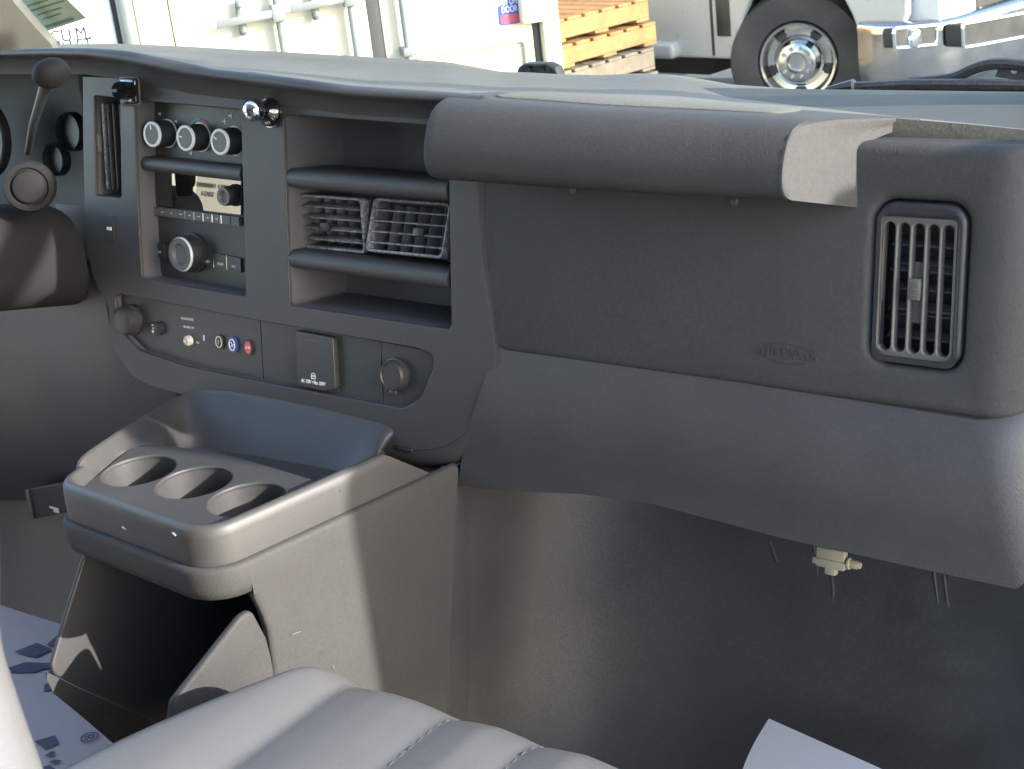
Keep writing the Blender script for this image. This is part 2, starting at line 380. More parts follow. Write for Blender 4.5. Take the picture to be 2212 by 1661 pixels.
# --- cavities
obj('bin_cavity', cavity([p for p in h_bins], .085, -.004, .96), CAV, dash, 30)
obj('stack_cavity', cavity(h_stack, .034, -.004, .995), CAV, dash, 30)
obj('strip_cavity', cavity(h_strip, .012, -.003), CAV, dash, 30)
# --- narrow left vent
lv = obj('side_vent', cavity(h_vent, .03, -.004), CAV, dash, 30)
(u0, va), (u1, vb) = fuv(206, 424), fuv(258, 212)
vb = fuv(230, 214)[1]; va = fuv(230, 420)[1]
for k, t in enumerate((.22, .40, .58, .80)):
    u = u0+(u1-u0)*t
    obj('slat', bbox((.0022, vb-va-.012, .016), .0008, 2, fat(u, (va+vb)/2, -.014) @ Matrix.Rotation(R(18), 4, 'Y')), DUST if k == 0 else PLS, lv)
obj('thumb_tab', fbox(u0+.006, u0+.009, fuv(218, 330)[1], fuv(218, 290)[1], -.010, -.002, .0012), KCAP, lv)
# dimmer switch under the vent
ds = obj('dimmer_switch', prism(rpoly(U([(228, 464), (246, 466), (248, 526), (230, 523)]), .003), -.002, .0012), SWP, dash)
obj('switch_mark', fbox(*sorted((fuv(233, 494)[0], fuv(243, 494)[0])), fuv(238, 497)[1], fuv(238, 490)[1], .0012, .0019, 0), SIL, ds)

# --- climate panel and knobs (recessed plane)
RW = -.030
cp = plate('climate_panel', rpoly(U([(288, 214), (560, 240), (560, 368), (292, 342)], RW), .003), SWP, dash, thick=.004, front=RW)
def knob(bx, by, r, h, parent, mark):
    u, v = fuv(bx, by, RW)
    m = obj('climate_knob', lathe([(r*1.06, 0), (r*1.06, h*.35), (r, h*.4), (r*.98, h*.92), (r*1.02, h*.93), (r*1.02, h*.99), (r*.97, h*1.03), (r*.82, h*1.03), (r*.80, h*1.0), (r*.5, h*1.0)], fat(u, v, RW), 40, [0, 0, 0, 0, 1, 1, 1, 1, 2, 2]), [DK, RINGM, KCAP], parent)
    obj('pointer', bbox((.0014, .005, .0006), 0, 2, fat(u, v, RW+h*1.0+.0003) @ Matrix.Rotation(mark, 4, 'Z') @ Matrix.Translation((0, r*.55, 0))), WHP, parent)
    obj('knob_rim', lathe([(r*1.16, 0), (r*1.16, .0006), (r*1.1, .0008)], fat(u, v, RW), 40), [SIL], parent)
for (x, y, mk) in ((362, 288, R(10)), (434, 296, R(80)), (508, 304, R(60))): knob(x, y, .0148, .024, cp, mk)
# printed arc blue to red over the middle knob
u, v = fuv(434, 296, RW); arc = []
for side, a0, a1, mt in ((0, 88, 150, flat('blue_print', (.10, .28, .42))), (1, 10, 86, flat('red_print', (.34, .06, .05)))):
    pts = [(.0215*math.cos(R(a0+(a1-a0)*k/10)), .0215*math.sin(R(a0+(a1-a0)*k/10))) for k in range(11)]; p2 = [(p[0]*.92, p[1]*.92) for p in pts][::-1]
    obj('temperature_arc', prism(pts+p2, RW+.0002, RW+.0008, FM @ Matrix.Translation((u, v, 0))), mt, cp)
for (x, y, s) in ((345, 246, .004), (380, 262, .004), (316, 262, .003), (484, 262, .006), (498, 250, .006), (412, 331, .005), (331, 240, .003)):
    uu, vv = fuv(x, y, RW); obj('climate_icon', join(bbox((s, .0012, .0004), 0, 2, fat(uu, vv, RW+.0004)), bbox((.0012, s, .0004), 0, 2, fat(uu+s*.3, vv, RW+.00045))), SIL, cp)
def hbar(name, pl, pr_, r, w, m, depth=.03):
    a = Vector((*fuv(*pl, w), w)); b = Vector((*fuv(*pr_, w), w)); prof = []
    for k in range(9):
        t = math.pi*(k/8); prof.append((r*math.cos(t), r*.9*math.sin(t)))
    prof = [(r, -depth)]+prof+[(-r, -depth)]
    return obj(name, clean(loft([[FM @ Vector((q.x, q.y+y, w+z)) for y, z in prof] for q in (a, b)], True, True)), m, dash, 50)
hbar('stack_divider', (286, 350), (528, 376), .0085, -.014, PLS, .016)

# --- radio
ra = plate('radio', rpoly(U([(296, 360), (560, 382), (560, 650), (300, 600)], RW), .003), SWP, dash, thick=.004, front=RW)
plate('display', rpoly(U([(326, 364), (524, 378), (524, 465), (322, 442)], RW), .002), GLOSS, ra, thick=.003, front=RW+.0022)
def rknob(name, bx, by, r, h, mats, hole=.4):
    u, v = fuv(bx, by, RW)
    return obj(name, lathe([(r*1.12, 0), (r*1.12, h*.2), (r, h*.24), (r*.97, h*.9), (r*.9, h), (r*.62, h), (r*.5, h*.86), (r*.12, h*.84)], fat(u, v, RW), 36, [0, 0, 0, 1, 2, 2, 2, 2]), mats, ra)
rknob('power_knob', 329, 389, .0068, .012, [DK, DK, CHRW])
rknob('tuning_knob', 512, 421, .0115, .022, [DK, DK, KCAP])
rknob('volume_knob', 421, 545, .0215, .024, [DK, RINGM, KCAP])
# preset row: buttons with bright gaps
for k in range(11):
    t0, t1 = k/11, (k+1)/11
    A = Vector((309, 451)); B = Vector((524, 478)); q0 = A.lerp(B, t0); q1 = A.lerp(B, t1)
    uA = fuv(q0.x, q0.y, RW); uB = fuv(q1.x, q1.y, RW); h = .0052
    obj('preset_button', prism(rpoly([(uA[0]+.0007, uA[1]-h), (uB[0]-.0007, uB[1]-h), (uB[0]-.0007, uB[1]+h), (uA[0]+.0007, uA[1]+h)], .0008), RW, RW+.005), KCAP, ra)
    if 1 < k < 10: obj('button_divider', prism([(uA[0]-.0005, uA[1]-h*.9), (uA[0]+.0005, uA[1]-h*.9), (uA[0]+.0005, uA[1]+h*.9), (uA[0]-.0005, uA[1]+h*.9)], RW, RW+.0053), CHRW, ra)
    if 1 < k < 9: obj('button_print', bbox((.004, .0009, .0004), 0, 2, fat((uA[0]+uB[0])/2, (uA[1]+uB[1])/2, RW+.0052)), SIL, ra)
words = ['', 'SRC', 'BAND', None, 'REV', 'FWD', 'RPT']
for k, (xa, ya, xb, yb, s) in enumerate(((313, 532, 334, 537, 'i'), (337, 537, 358, 541, 'CAT'), (361, 542, 380, 546, 'S'), (440, 556, 465, 562, 'REV'), (467, 562, 493, 567, 'FWD'), (495, 567, 524, 573, 'SRC'))):
    uA = fuv(xa, ya, RW); uB = fuv(xb, yb, RW); h = .0085
    obj('radio_button', prism(rpoly([(uA[0], uA[1]-h), (uB[0], uB[1]-h), (uB[0], uB[1]+h), (uA[0], uA[1]+h)], .001), RW, RW+.003), SWP, ra)
    if k not in (0, 3): obj('button_divider', prism([(uA[0]-.0013, uA[1]-h), (uA[0]-.0004, uA[1]-h), (uA[0]-.0004, uA[1]+h), (uA[0]-.0013, uA[1]+h)], RW, RW+.0032), CHRW, ra)
    obj('button_print', text_mesh(s, .0045, fat((uA[0]+uB[0])/2, (uA[1]+uB[1])/2-.003, RW+.0032)), SIL, ra, 0)

# --- bins: two bars and the twin centre vents
hbar('bin_bar', (620, 383), (976, 412), .0105, -.010, PLS, .06)
hbar('bin_bar', (622, 556), (978, 603), .0105, -.010, PLS, .06)
BW = -.022
def barrel(name, quad, tilt, tab):
    q = U(quad, BW); c = sum(q, Vector((0, 0)))/4; wd = ((q[1]-q[0]).length+(q[2]-q[3]).length)/2; ht = ((q[3]-q[0]).length+(q[2]-q[1]).length)/2
    Mv = fat(c.x, c.y, BW-.02) @ Matrix.Rotation(tilt, 4, 'X') @ Matrix.Translation((0, 0, .02))
    o = plate(name, rpoly([(-wd/2, -ht/2), (wd/2, -ht/2), (wd/2, ht/2), (-wd/2, ht/2)], .006), DUST, dash, [rpoly([(-wd/2+.003, -ht/2+.003), (wd/2-.003, -ht/2+.003), (wd/2-.003, ht/2-.003), (-wd/2+.003, ht/2-.003)], .004)], .012, .001, Mv)
    n = 5
    for k in range(1, n):
        obj('slat', bbox((wd-.005, .0018, .014), .0006, 2, Mv @ Matrix.Translation((0, -ht/2+ht*k/n, -.008)) @ Matrix.Rotation(R(10), 4, 'X')), DUST, o)
    for k in range(1, 6):
        obj('vane', bbox((.0016, ht-.006, .016), .0004, 2, Mv @ Matrix.Translation((-wd/2+wd*k/6, 0, -.027)) @ Matrix.Rotation(R(-25), 4, 'Y')), CAV, o)
    obj('thumb_tab', bbox((.014, ht/n*.8, .006), .001, 2, Mv @ Matrix.Translation((tab*wd, -ht*.07, -.001))), DK, o)
    # barrel side walls
    obj('barrel_shell', cavity(rpoly([(-wd/2+.002, -ht/2+.002), (wd/2-.002, -ht/2+.002), (wd/2-.002, ht/2-.002), (-wd/2+.002, ht/2-.002)], .004), .045, -.006, .96, Mv), CAV, o)
    return o
barrel('centre_vent', [(630, 414), (783, 426), (786, 548), (634, 530)], R(4), -.03)
barrel('centre_vent', [(794, 436), (962, 450), (966, 572), (798, 552)], R(-16), .16)
plate('vent_backing', U([(612, 380), (976, 400), (978, 620), (620, 570)], -.05), CAV, dash, [rpoly(U([(634, 420), (960, 446), (962, 566), (638, 535)], -.05), .004)], .003, .0003, front=-.05)

# --- switch strip
SW = -.010
def sp(x, y): return fuv(x, y, SW)
def strip_plate(pts, r): return plate('switch_panel', rpoly(U(pts, SW), r), SWP, dash, thick=.004, front=SW, bevel=.0004)
st1 = strip_plate([(238, 626), (561, 690), (568, 828), (400, 795), (300, 760), (250, 716)], [.006, .001, .001, .03, .03, .03])
st2 = strip_plate([(563, 690), (727, 720), (734, 862), (570, 828)], .001)
st3 = strip_plate([(729, 720), (821, 738), (828, 884), (736, 862)], .001)
st4 = strip_plate([(823, 738), (935, 760), (944, 770), (940, 800), (910, 870), (868, 892), (830, 884)], [.001, .01, .01, .02, .02, .02, .001])
def lam(name, x, y, prof, mats, par, mi=None, seg=32):
    u, v = sp(x, y); return obj(name, lathe(prof, fat(u, v, SW), seg, mi), mats, par)
lam('headlamp_knob', 287, 690, [(.019, 0), (.019, .004), (.0165, .006), (.016, .018), (.014, .019)], SWP, st1)
lam('rotary_switch', 345, 709, [(.0085, 0), (.0085, .006), (.007, .0072)], DK, st1)
u, v = sp(340, 707); obj('switch_icon', join(bbox((.003, .0012, .0004), 0, 2, fat(u, v+.004, SW+.0075)), bbox((.003, .003, .0004), 0, 2, fat(u, v-.004, SW+.0075)), bbox((.0015, .002, .0004), 0, 2, fat(u+.001, v, SW+.0075))), SIL, st1)
obj('panel_print', text_mesh('PASSENGER', .0042, fat(*sp(405, 689), SW+.0003)), SIL, st1, 0)
obj('panel_print', text_mesh('AIR BAG OFF', .0034, fat(*sp(408, 707), SW+.0003)), SIL, st1, 0)
obj('panel_print', text_mesh('ON', .0034, fat(*sp(427, 740), SW+.0003)), SIL, st1, 0)
lam('key_lock', 410, 735, [(.0062, 0), (.0062, .004), (.0055, .0055), (.0035, .0065), (.0015, .0045)], BEIGE, st1)
obj('lock_indicator', fbox(sp(441, 733)[0]-.001, sp(441, 733)[0]+.001, sp(460, 739)[1], sp(460, 727)[1], SW, SW+.0006), SIL, st1)
def oval(name, x, y, a, b_, h, m, m2, txt, tsz, rim=None):
    u, v = sp(x, y)
    o = obj(name, prism(rpoly([(-a, -b_), (a, -b_), (a, b_), (-a, b_)], min(a, b_)*.9), 0, h, fat(u, v, SW)), m, st1)
    if rim:
        ring = plate_mesh(circ(0, 0, a*.78, 24, b_*.78), [circ(0, 0, a*.62, 24, b_*.64)], .0005, 0, fat(u, v, SW), h+.0005); obj('button_ring', ring, rim, st1)
    if m2: obj('button_cap', prism(circ(0, 0, a*.8, 24, b_*.8), h, h+.0005, fat(u, v, SW)), m2, st1)
    if txt: obj('button_print', text_mesh(txt, tsz, fat(u, v, SW+h+.0008)), rim or WHP, st1, 0)
oval('phone_button', 476, 738, .0072, .0090, .0025, DK, None, '?', .007, KCAP if False else BEIGE)
oval('blue_call_button', 506, 744, .0066, .0092, .0035, BLUEP, None, 'On', .008, WHP)
oval('red_emergency_button', 539, 750, .0062, .0092, .0025, DK, REDP, 'SOS', .0045, None)
# outlet cover
oc = plate('outlet_cover', rpoly(U([(636, 714), (718, 729), (724, 842), (700, 846), (643, 834)], -.002), [.003, .003, .005, .004, .003]), SWP, dash, thick=.010, bevel=.0015, front=-.002)
obj('finger_slot', fbox(sp(668, 735)[0], sp(700, 735)[0], -.0008, .0008, 0, .0006, mtx=fat(0, fuv(684, 737, -.002)[1], -.002)), CAV, oc)
obj('cover_print', text_mesh('AC 120V • Max 150W', .0044, fat(*fuv(677, 826, -.002), -.0018), font_scale=(.92, 1.3), bold=.012), WHP, oc, 0)
u, v = fuv(677, 812, -.002)
obj('socket_icon', plate_mesh(rpoly([(-.0033, -.0035), (.0033, -.0035), (.0033, .0035), (-.0033, .0035)], [.0005, .0005, .003, .003]), [rpoly([(-.0024, -.0026), (.0024, -.0026), (.0024, .0026), (-.0024, .0026)], .0008)], .0004, 0, fat(u, v, 0), -.0016), WHP, oc)
obj('socket_icon', join(bbox((.0008, .002, .0004), 0, 2, fat(u-.0009, v, -.0018)), bbox((.0008, .002, .0004), 0, 2, fat(u+.0009, v, -.0018))), WHP, oc)
u, v = sp(858, 808)
obj('power_outlet_cap', lathe([(.0185, 0), (.0185, .004), (.0165, .005), (.0162, .0095), (.0150, .0115), (.0140, .0115), (.0132, .010), (.004, .010)], fat(u, v, SW), 40), SWP, st4)
obj('cap_tab', bbox((.010, .006, .004), .0015, 2, fat(u-.001, v-.019, SW+.006)), SWP, st4)

# --- passenger side: airbag panel and vent housing
pan = [fuv(1048, 380), fuv(1046, 480), fuv(1058, 620), fuv(1078, 752), fuv(1300, 781), fuv(1600, 826), fuv(1900, 873), fuv(2110, 905)]
PT = .705-.719            # top of the vent housing on the face
vb_ = fuv(2110, 905)[1]
xr = .834; cr = .036
# plan outline of the passenger block (u, depth) from the left edge round the right corner
plan = [(fuv(1060, 600)[0], 0), (xr, 0)]+[(xr+cr*math.sin(a), -cr*(1-math.cos(a))) for a in [R(9*k) for k in range(1, 11)]]+[(xr+cr+.01, -.12), (xr+cr+.015, -.34), (fuv(1060, 600)[0], -.34)]
v0 = fuv(2110, 905)[1]; v1 = fuv(2000, 312)[1]
n = len(plan); vv = [F(u, v0, w_) for u, w_ in plan]+[F(u, v1+(-w_)*.10, w_) for u, w_ in plan]
blk = clean(raw(vv, [tuple(range(n)), tuple(range(n, 2*n))[::-1]]+[(i, n+i, n+(i+1) % n, (i+1) % n) for i in range(n)]))
hv = rpoly(U([(1890, 428), (2094, 440), (2074, 806), (1874, 782)]), [.018, .018, .018, .018], 6)
blk = mods(blk, ('BOOLEAN', dict(object=prism(hv, -.05, .05), operation='DIFFERENCE', solver='EXACT')), ('BEVEL', dict(width=.009, segments=4, limit_method='ANGLE', angle_limit=R(38), harden_normals=False)))
ap = obj('airbag_panel', blk, PLG, dash, 35)
# airbag door extends left to the bezel with its own slanted edge (a thin skin just behind the bezel flank)
lp = [Vector(p) for p in pan[:4]]+[Vector((fuv(1078, 752)[0], v0)), Vector((fuv(1060, 600)[0]+.011, v0)), Vector((fuv(1060, 600)[0]+.011, fuv(1200, 350)[1])), Vector((fuv(1048, 380)[0], fuv(1200, 350)[1]))]
plate('panel_skin', lp, PLG, dash, thick=.02, bevel=.001, front=-.0006)
# embossed AIRBAG
obj('embossed_word', text_mesh('AIRBAG', .0135, fat(*fuv(1697, 763), .0002), .0005, font_scale=(1.35, 1)), PLG, ap, 0)
u, v = fuv(1697, 763)
obj('embossed_ring', plate_mesh(circ(0, 0, .026, 40, .0095), [circ(0, 0, .0252, 40, .0088)], .0008, 0, fat(u, v), .0006), PLG, ap)
# vent ring + grille
vq = U([(1890, 428), (2094, 440), (2074, 806), (1874, 782)]); vc = sum(vq, Vector((0, 0)))/4
obj('vent_pocket', cavity(hv, .05, -.006), CAV, dash, 30)
ring = rpoly(U([(1893, 432), (2091, 444), (2072, 803), (1877, 779)]), .017, 6)
gin = rpoly(U([(1910, 466), (2069, 476), (2055, 784), (1897, 764)], -.004), .004)
vent = plate('passenger_vent', ring, DK, dash, [gin], .014, .005, front=-.001, res=4)
gq = U([(1907, 464), (2072, 474), (2058, 787), (1893, 766)], -.006)
def gp(s, t): return gq[3].lerp(gq[2], s).lerp(gq[0].lerp(gq[1], s), t)
slots = []
for k in range(5):
    s0, s1 = .035+k*.192, .035+k*.192+.150
    slots.append(rpoly([gp(s0, .045), gp(s1, .045), gp(s1, .955), gp(s0, .955)], .006, 6))
VG = mat('vent_grille_plastic', (.10, .092, .082), .38, grain=.2, var=.1)
obj('grille', plate_mesh([gp(0, 0), gp(1, 0), gp(1, 1), gp(0, 1)], slots, .010, .0016, FM, -.004, 3), VG, vent)
for k, t in enumerate((.14, .30, .34, .48, .62, .66, .80)):
    a, b = gp(.02, t), gp(.98, t); m = (a+b)/2
    obj('vane', bbox(((b-a).length, .0022, .014), .0005, 2, fat(m.x, m.y, -.030-.006*(k % 2)) @ Matrix.Rotation(math.atan2(b.y-a.y, b.x-a.x), 4, 'Z') @ Matrix.Rotation(R(20), 4, 'X')), CAV if k not in (2, 5) else VG, vent)
m = gp(.495, .50); obj('thumb_tab', join(bbox((.0105, .052, .006), .001, 2, fat(m.x, m.y-.004, -.014)), bbox((.0105, .018, .008), .001, 2, fat(m.x-.001, m.y, -.005)), *[bbox((.008, .0014, .002), .0004, 1, fat(m.x-.001, m.y+dy, -.0005)) for dy in (-.005, 0, .005)]), VG, vent)
plate('vent_dark_back', rpoly(vq, .01), CAV, dash, thick=.003, front=-.052)

# --- knee panel under the airbag panel
sm = [(1074, 752), (1150, 762), (1300, 782), (1600, 827), (1900, 874), (2110, 908)]
lw = [(984, 1050), (1100, 1060), (1250, 1066), (1400, 1086), (1700, 1165), (2000, 1231), (2190, 1272)]
def lerp_tab(tab, n): 
    xs = [tab[0][0]+(tab[-1][0]-tab[0][0])*i/(n-1) for i in range(n)]; return [(x, interp(tab, x)) for x in xs]
nn_ = 40
top_ = [fh(x, y, -.003) for x, y in lerp_tab(sm, nn_)]; bot_ = [yp(x, y, -.055) for x, y in lerp_tab(lw, nn_)]
# right corner: continue both lines round the corner
zc = bot_[-1].z
for k in range(1, 11):
    a = R(9*k); top_.append(top_[nn_-1]+Vector((.046*math.sin(a), .046*(1-math.cos(a)), .006*math.sin(a)))); bot_.append(bot_[nn_-1]+Vector((.03*math.sin(a), .05*(1-math.cos(a)), .03*math.sin(a))))
top_.append(top_[-1]+Vector((.01, .12, .02))); bot_.append(bot_[-1]+Vector((.005, .12, .02)))
rows = [[p+Vector((0, .012, .004)) for p in top_]]
for k in range(9):
    t = k/8; rows.append([a.lerp(b, t)+Vector((0, -.010*math.sin(math.pi*min(1, t*1.1)), 0)) for a, b in zip(top_, bot_)])
rows.append([p+Vector((0, .006, -.003)) for p in bot_]); rows.append([p+Vector((0, .05, .004)) for p in bot_]); rows.append([p+Vector((0, .22, .06)) for p in bot_])
obj('knee_panel', loft(rows), PL, dash, 50)

# --- grab pad (bolster) over the airbag panel
BT = [(800, 190), (1010, 196), (1045, 198), (1214, 200), (1348, 209), (1510, 219), (1618, 227), (1806, 243), (1985, 257), (2212, 275)]
BS = [(700, 186), (1010, 205), (1100, 214), (1300, 229), (1600, 243), (1720, 249), (1985, 262), (2212, 276)]
BB = [(700, 368), (935, 386), (1100, 398), (1400, 418), (1690, 431), (2000, 452)]
bxl = fuv(921, 330, .072)[0]; bxr = fuv(1688, 390, .074)[0]; bxe = fuv(1862, 400, .0)[0]
def by_x(fn, xs):
    P = [fn(px) for px in range(600, 2212, 6)]; out = []; j = 0
    for x in xs:
        while j < len(P)-2 and P[j+1].x < x: j += 1
        a, b = P[j], P[j+1]; out.append(a.lerp(b, (x-a.x)/(b.x-a.x)))
    return out
bX = [bxl+(bxr-bxl)*i/48 for i in range(49)]
def brow(tab, dy, w): return by_x(lambda px: fh(px, interp(tab, px)+dy, w), bX)
bk = by_x(lambda px: yp(px, interp(BT, px), .04), bX)
rows = [[p+Vector((0, .02, -.03)) for p in bk], bk, [p.lerp(q, .5) for p, q in zip(bk, brow(BS, 0, .018))], brow(BS, 0, .020), brow(BS, 4, .031), brow(BS, 8, .038), brow(BS, 14, .045), brow(BS, 23, .0525), brow(BS, 38, .060), brow(BS, 66, .067), brow(BS, 104, .072), brow(BB, -50, .0735), brow(BB, -26, .072), brow(BB, -12, .0685), brow(BB, -4, .063), brow(BB, 0, .055)]
rows.append([p-FN*.022+FV*.004 for p in rows[-1]]); rows.append([p-FN*.06+FV*.014 for p in rows[-2]])
bcols = [list(c_) for c_ in zip(*rows)]
# left end: a small rounded edge; right end: rounded edge then a slanted face back to the dash
def shift(col, du, k): return [p+Vector((du, 0, 0))-FN*(k*max(0, (p-FO).dot(FN))) for p in col]
def shrink(col, du, e):
    vm = sum(((p-FO).dot(FV) for p in col[2:]))/len(col[2:]); out = []
    for p in col:
        u_, v_, w_ = p.x, (p-FO).dot(FV), (p-FO).dot(FN)
        out.append(F(u_+du, vm+(v_-vm)*(1-e), w_-max(0, w_)*e*.6) if w_ > .0 else p+Vector((du, 0, 0)))
    return out
first = bcols[0]; last = bcols[-1]
left = [shrink(first, -.0045, .10), shrink(first, -.0040, .05), shrink(first, -.0022, .015)]
E1 = [(1800, 257, .012), (1765, 261, .024), (1742, 266, .033), (1724, 273, .042), (1708, 286, .050), (1695, 305, .058), (1684, 335, .065), (1678, 366, .070), (1677, 388, .0715), (1680, 405, .0705), (1685, 418, .067), (1692, 426, .062), (1700, 431, .054)]
E2 = [None, None, None, (1870, 316, -.004), (1867, 325, -.005), (1866, 340, -.005), (1865, 355, -.005), (1864, 375, -.005), (1863, 392, -.005), (1862, 408, -.005), (1861, 422, -.005), (1859, 437, -.005), (1857, 449, -.005)]
P1_ = fh(1677, 388, .0715); P2_ = fh(1863, 392, -.005); en_ = (P2_-P1_).cross(FV+FU*-.06).normalized()
def eh(px, py): return hit(px, py, P1_, en_)
edge1 = [eh(1984, 258), eh(1984, 254), eh(1890, 254)]+[eh(q[0], q[1]) for q in E1]
edge2 = [eh(1988, 272), eh(1986, 266), eh(1940, 281), eh(1912, 291), eh(1893, 299), eh(1879, 306)]+[eh(q[0], q[1]) for q in E2[3:]]
edge1 += [edge1[-1]-FN*.022+FV*.002, edge1[-1]-FN*.05+FV*.006]; edge2 += [edge2[-1]-FN*.004, edge2[-1]-FN*.008]
pre = [p.lerp(q, .55)+FN*(.0015 if 3 < j < 14 else 0) for j, (p, q) in enumerate(zip(last, edge1))]
pre2 = [p.lerp(q, .85)+FN*(.0012 if 3 < j < 14 else 0) for j, (p, q) in enumerate(zip(last, edge1))]
right = [pre, pre2, edge1]
slant = [[p.lerp(q, t)+Vector((.0016, -.0008, 0))*(1 if .02 < t < .5 else 0) for p, q in zip(edge1, edge2)] for t in (.035, .10, .3, .55, .8, 1.0)]
allc = left+bcols+right+slant
me = clean(loft([list(r_) for r_ in zip(*allc)]), True)
gpd = obj('grab_pad', me, PLG, dash, 45)
obj('pad_end_cap', clean(raw(left[0], [tuple(range(len(left[0])))])), PLS, dash)
# inset panel on top of the pad
iX = [bxl+.030+(bxr-.03-bxl-.03)*i/40 for i in range(41)]
i0 = by_x(lambda px: yp(px, interp(BT, px), .04), iX); i1 = by_x(lambda px: fh(px, interp(BS, px), .020), iX)
rr_ = []
for t, h in ((.02, -.002), (.05, .0008), (.09, .0014), (.5, .0016), (.86, .0014), (.90, .0008), (.93, -.002)):
    r_ = []
    for i, (p, q) in enumerate(zip(i0, i1)):
        e = min(i, 40-i)/40; f_ = 1-max(0, (1-e/.05))**2*.45
        r_.append(p.lerp(q, .5+(t-.5)*f_)+Vector((0, 0, h if 0 < i < 40 else -.002)))
    rr_.append(r_)
obj('pad_inset', loft(rr_, flip=True), PLP, dash, 40)
for (x, y) in ((1213, 414), (1565, 438)):
    u, v = fuv(x, y, .02); obj('screw_dimple', lathe([(.004, 0), (.004, .002), (.002, .0035), (.001, .0035)], fat(u, v, .0), 16), PL, dash)

# --- driver side: cluster cavity, lower panel
obj('cluster_cavity', cavity(U([(-440, 146), (-220, 130), (-60, 128), (60, 132), (150, 142), (166, 160), (178, 230), (180, 380), (190, 560), (-440, 690)]), .16, .0, .9), DARKC, dash, 30)
for (x, y, r) in ((-40, 300, .055), (150, 285, .026), (118, 345, .022)):
    u, v = fuv(x, y, -.09); obj('gauge_ring', lathe([(r, 0), (r, .012), (r*.96, .014), (r*.93, .012), (r*.93, .002)], fat(u, v, -.10), 40), DK, dash)
obj('driver_knee_panel', loft([[fh(-480+(xm+480)*i/30, y0, w0) for i in range(31)] for y0, w0, xm in ((540, -.016, 185), (580, -.006, 196), (640, -.006, 228), (740, -.008, 242), (800, -.014, 280), (850, -.022, 380), (920, -.034, 440), (1000, -.05, 460), (1080, -.08, 470))]), SWP, dash, 60)  # darker plastic than the rest of the dash, in place of shade
plate('light_leak_backing', U([(120, 440), (262, 450), (262, 640), (300, 860), (120, 860)], -.034), DK, dash, thick=.004, bevel=.0004, front=-.034)  # dark plate added to stop light leaking past the bezel edge
# retaining clip under the bezel
u, v = fuv(872, 968, .0); obj('bezel_clip', bbox((.026, .005, .010), .0015, 2, fat(u, v-.001, -.003)), DK, dash)

# ================================================================== ENGINE COVER CONSOLE
con = thing('engine_cover_console', 'grey plastic engine cover console with three cup holders', 'console')
QN = Vector((1, -.176, 0)).normalized(); QO = Vector((.216, -.333, 0))
def qp(px, py, w=0.0): return hit(px, py, QO+QN*w, QN)
QU = Vector((.176, 1, 0)).normalized(); QM = Matrix((QU, Vector((0, 0, 1)), QN)).transposed().to_4x4(); QM.translation = QO
def quv(px, py, w=0.0):
    p = qp(px, py, w)-QO; return Vector((p.dot(QU), p.z))
ZR = .40
# plan outline of the rim: left side (front to rear), rear, right side (rear to front)
pl_ = rpoly([(-.0495, -.288), (-.036, -.325), (.208, -.348), (.2625, -.07)], [0, .030, .038, 0], 10)
pl_ = [pl_[0]]+[pl_[0].lerp(pl_[1], t) for t in (.33, .66)]+pl_[1:-1]+[pl_[-2].lerp(pl_[-1], t) for t in (.33, .66)]+[pl_[-1]]
def off(path, d):
    out = []
    for i, p in enumerate(path):
        t = (path[min(i+1, len(path)-1)]-path[max(i-1, 0)]).normalized(); out.append(p+Vector((t.y, -t.x))*d)   # + = outwards (left, rear, right)
    return out
def ringz(path, d, z, lift=True):
    res = []; o = off(path, d)
    for i, p in enumerate(o):
        if p.x > .15 and i > len(o)-4:
            ye = -.137+(ZR-z)*1.25; k = (i-(len(o)-4))/3; y_ = o[-4].y+(ye-o[-4].y)*k; sx = (o[-1].x-o[-4].x)/(o[-1].y-o[-4].y)
            res.append(Vector((o[-4].x+sx*(y_-o[-4].y), y_, z)))
        else: res.append(Vector((p.x, p.y, z)))
    return res
OUT = -1
def o_(d): return d
test = off(pl_, .01)
sgn = 1 if test[len(test)//2].y < pl_[len(pl_)//2].y else -1
TZ = .386
rows = [ringz(pl_, -sgn*.016, TZ-.001, False), ringz(pl_, -sgn*.012, TZ+.003), ringz(pl_, -sgn*.008, ZR-.002), ringz(pl_, -sgn*.005, ZR), ringz(pl_, -sgn*.001, ZR-.001), ringz(pl_, sgn*.002, ZR-.005), ringz(pl_, sgn*.003, ZR-.012), ringz(pl_, sgn*.004, .363, False), ringz(pl_, sgn*.004, .3595, False)]
obj('tray_rim', loft(rows), PLS, con, 50)
prof_ = [(.003, .3590), (.007, .3585), (.0095, .3565), (.0105, .353), (.0105, .335)]
rows = [ringz(pl_, sgn*d, z, False)[:-3] for d, z in prof_+[(.008, .326), (.002, .3225), (-.012, .322)]]
obj('lower_band', loft(rows), PLG, con, 50)
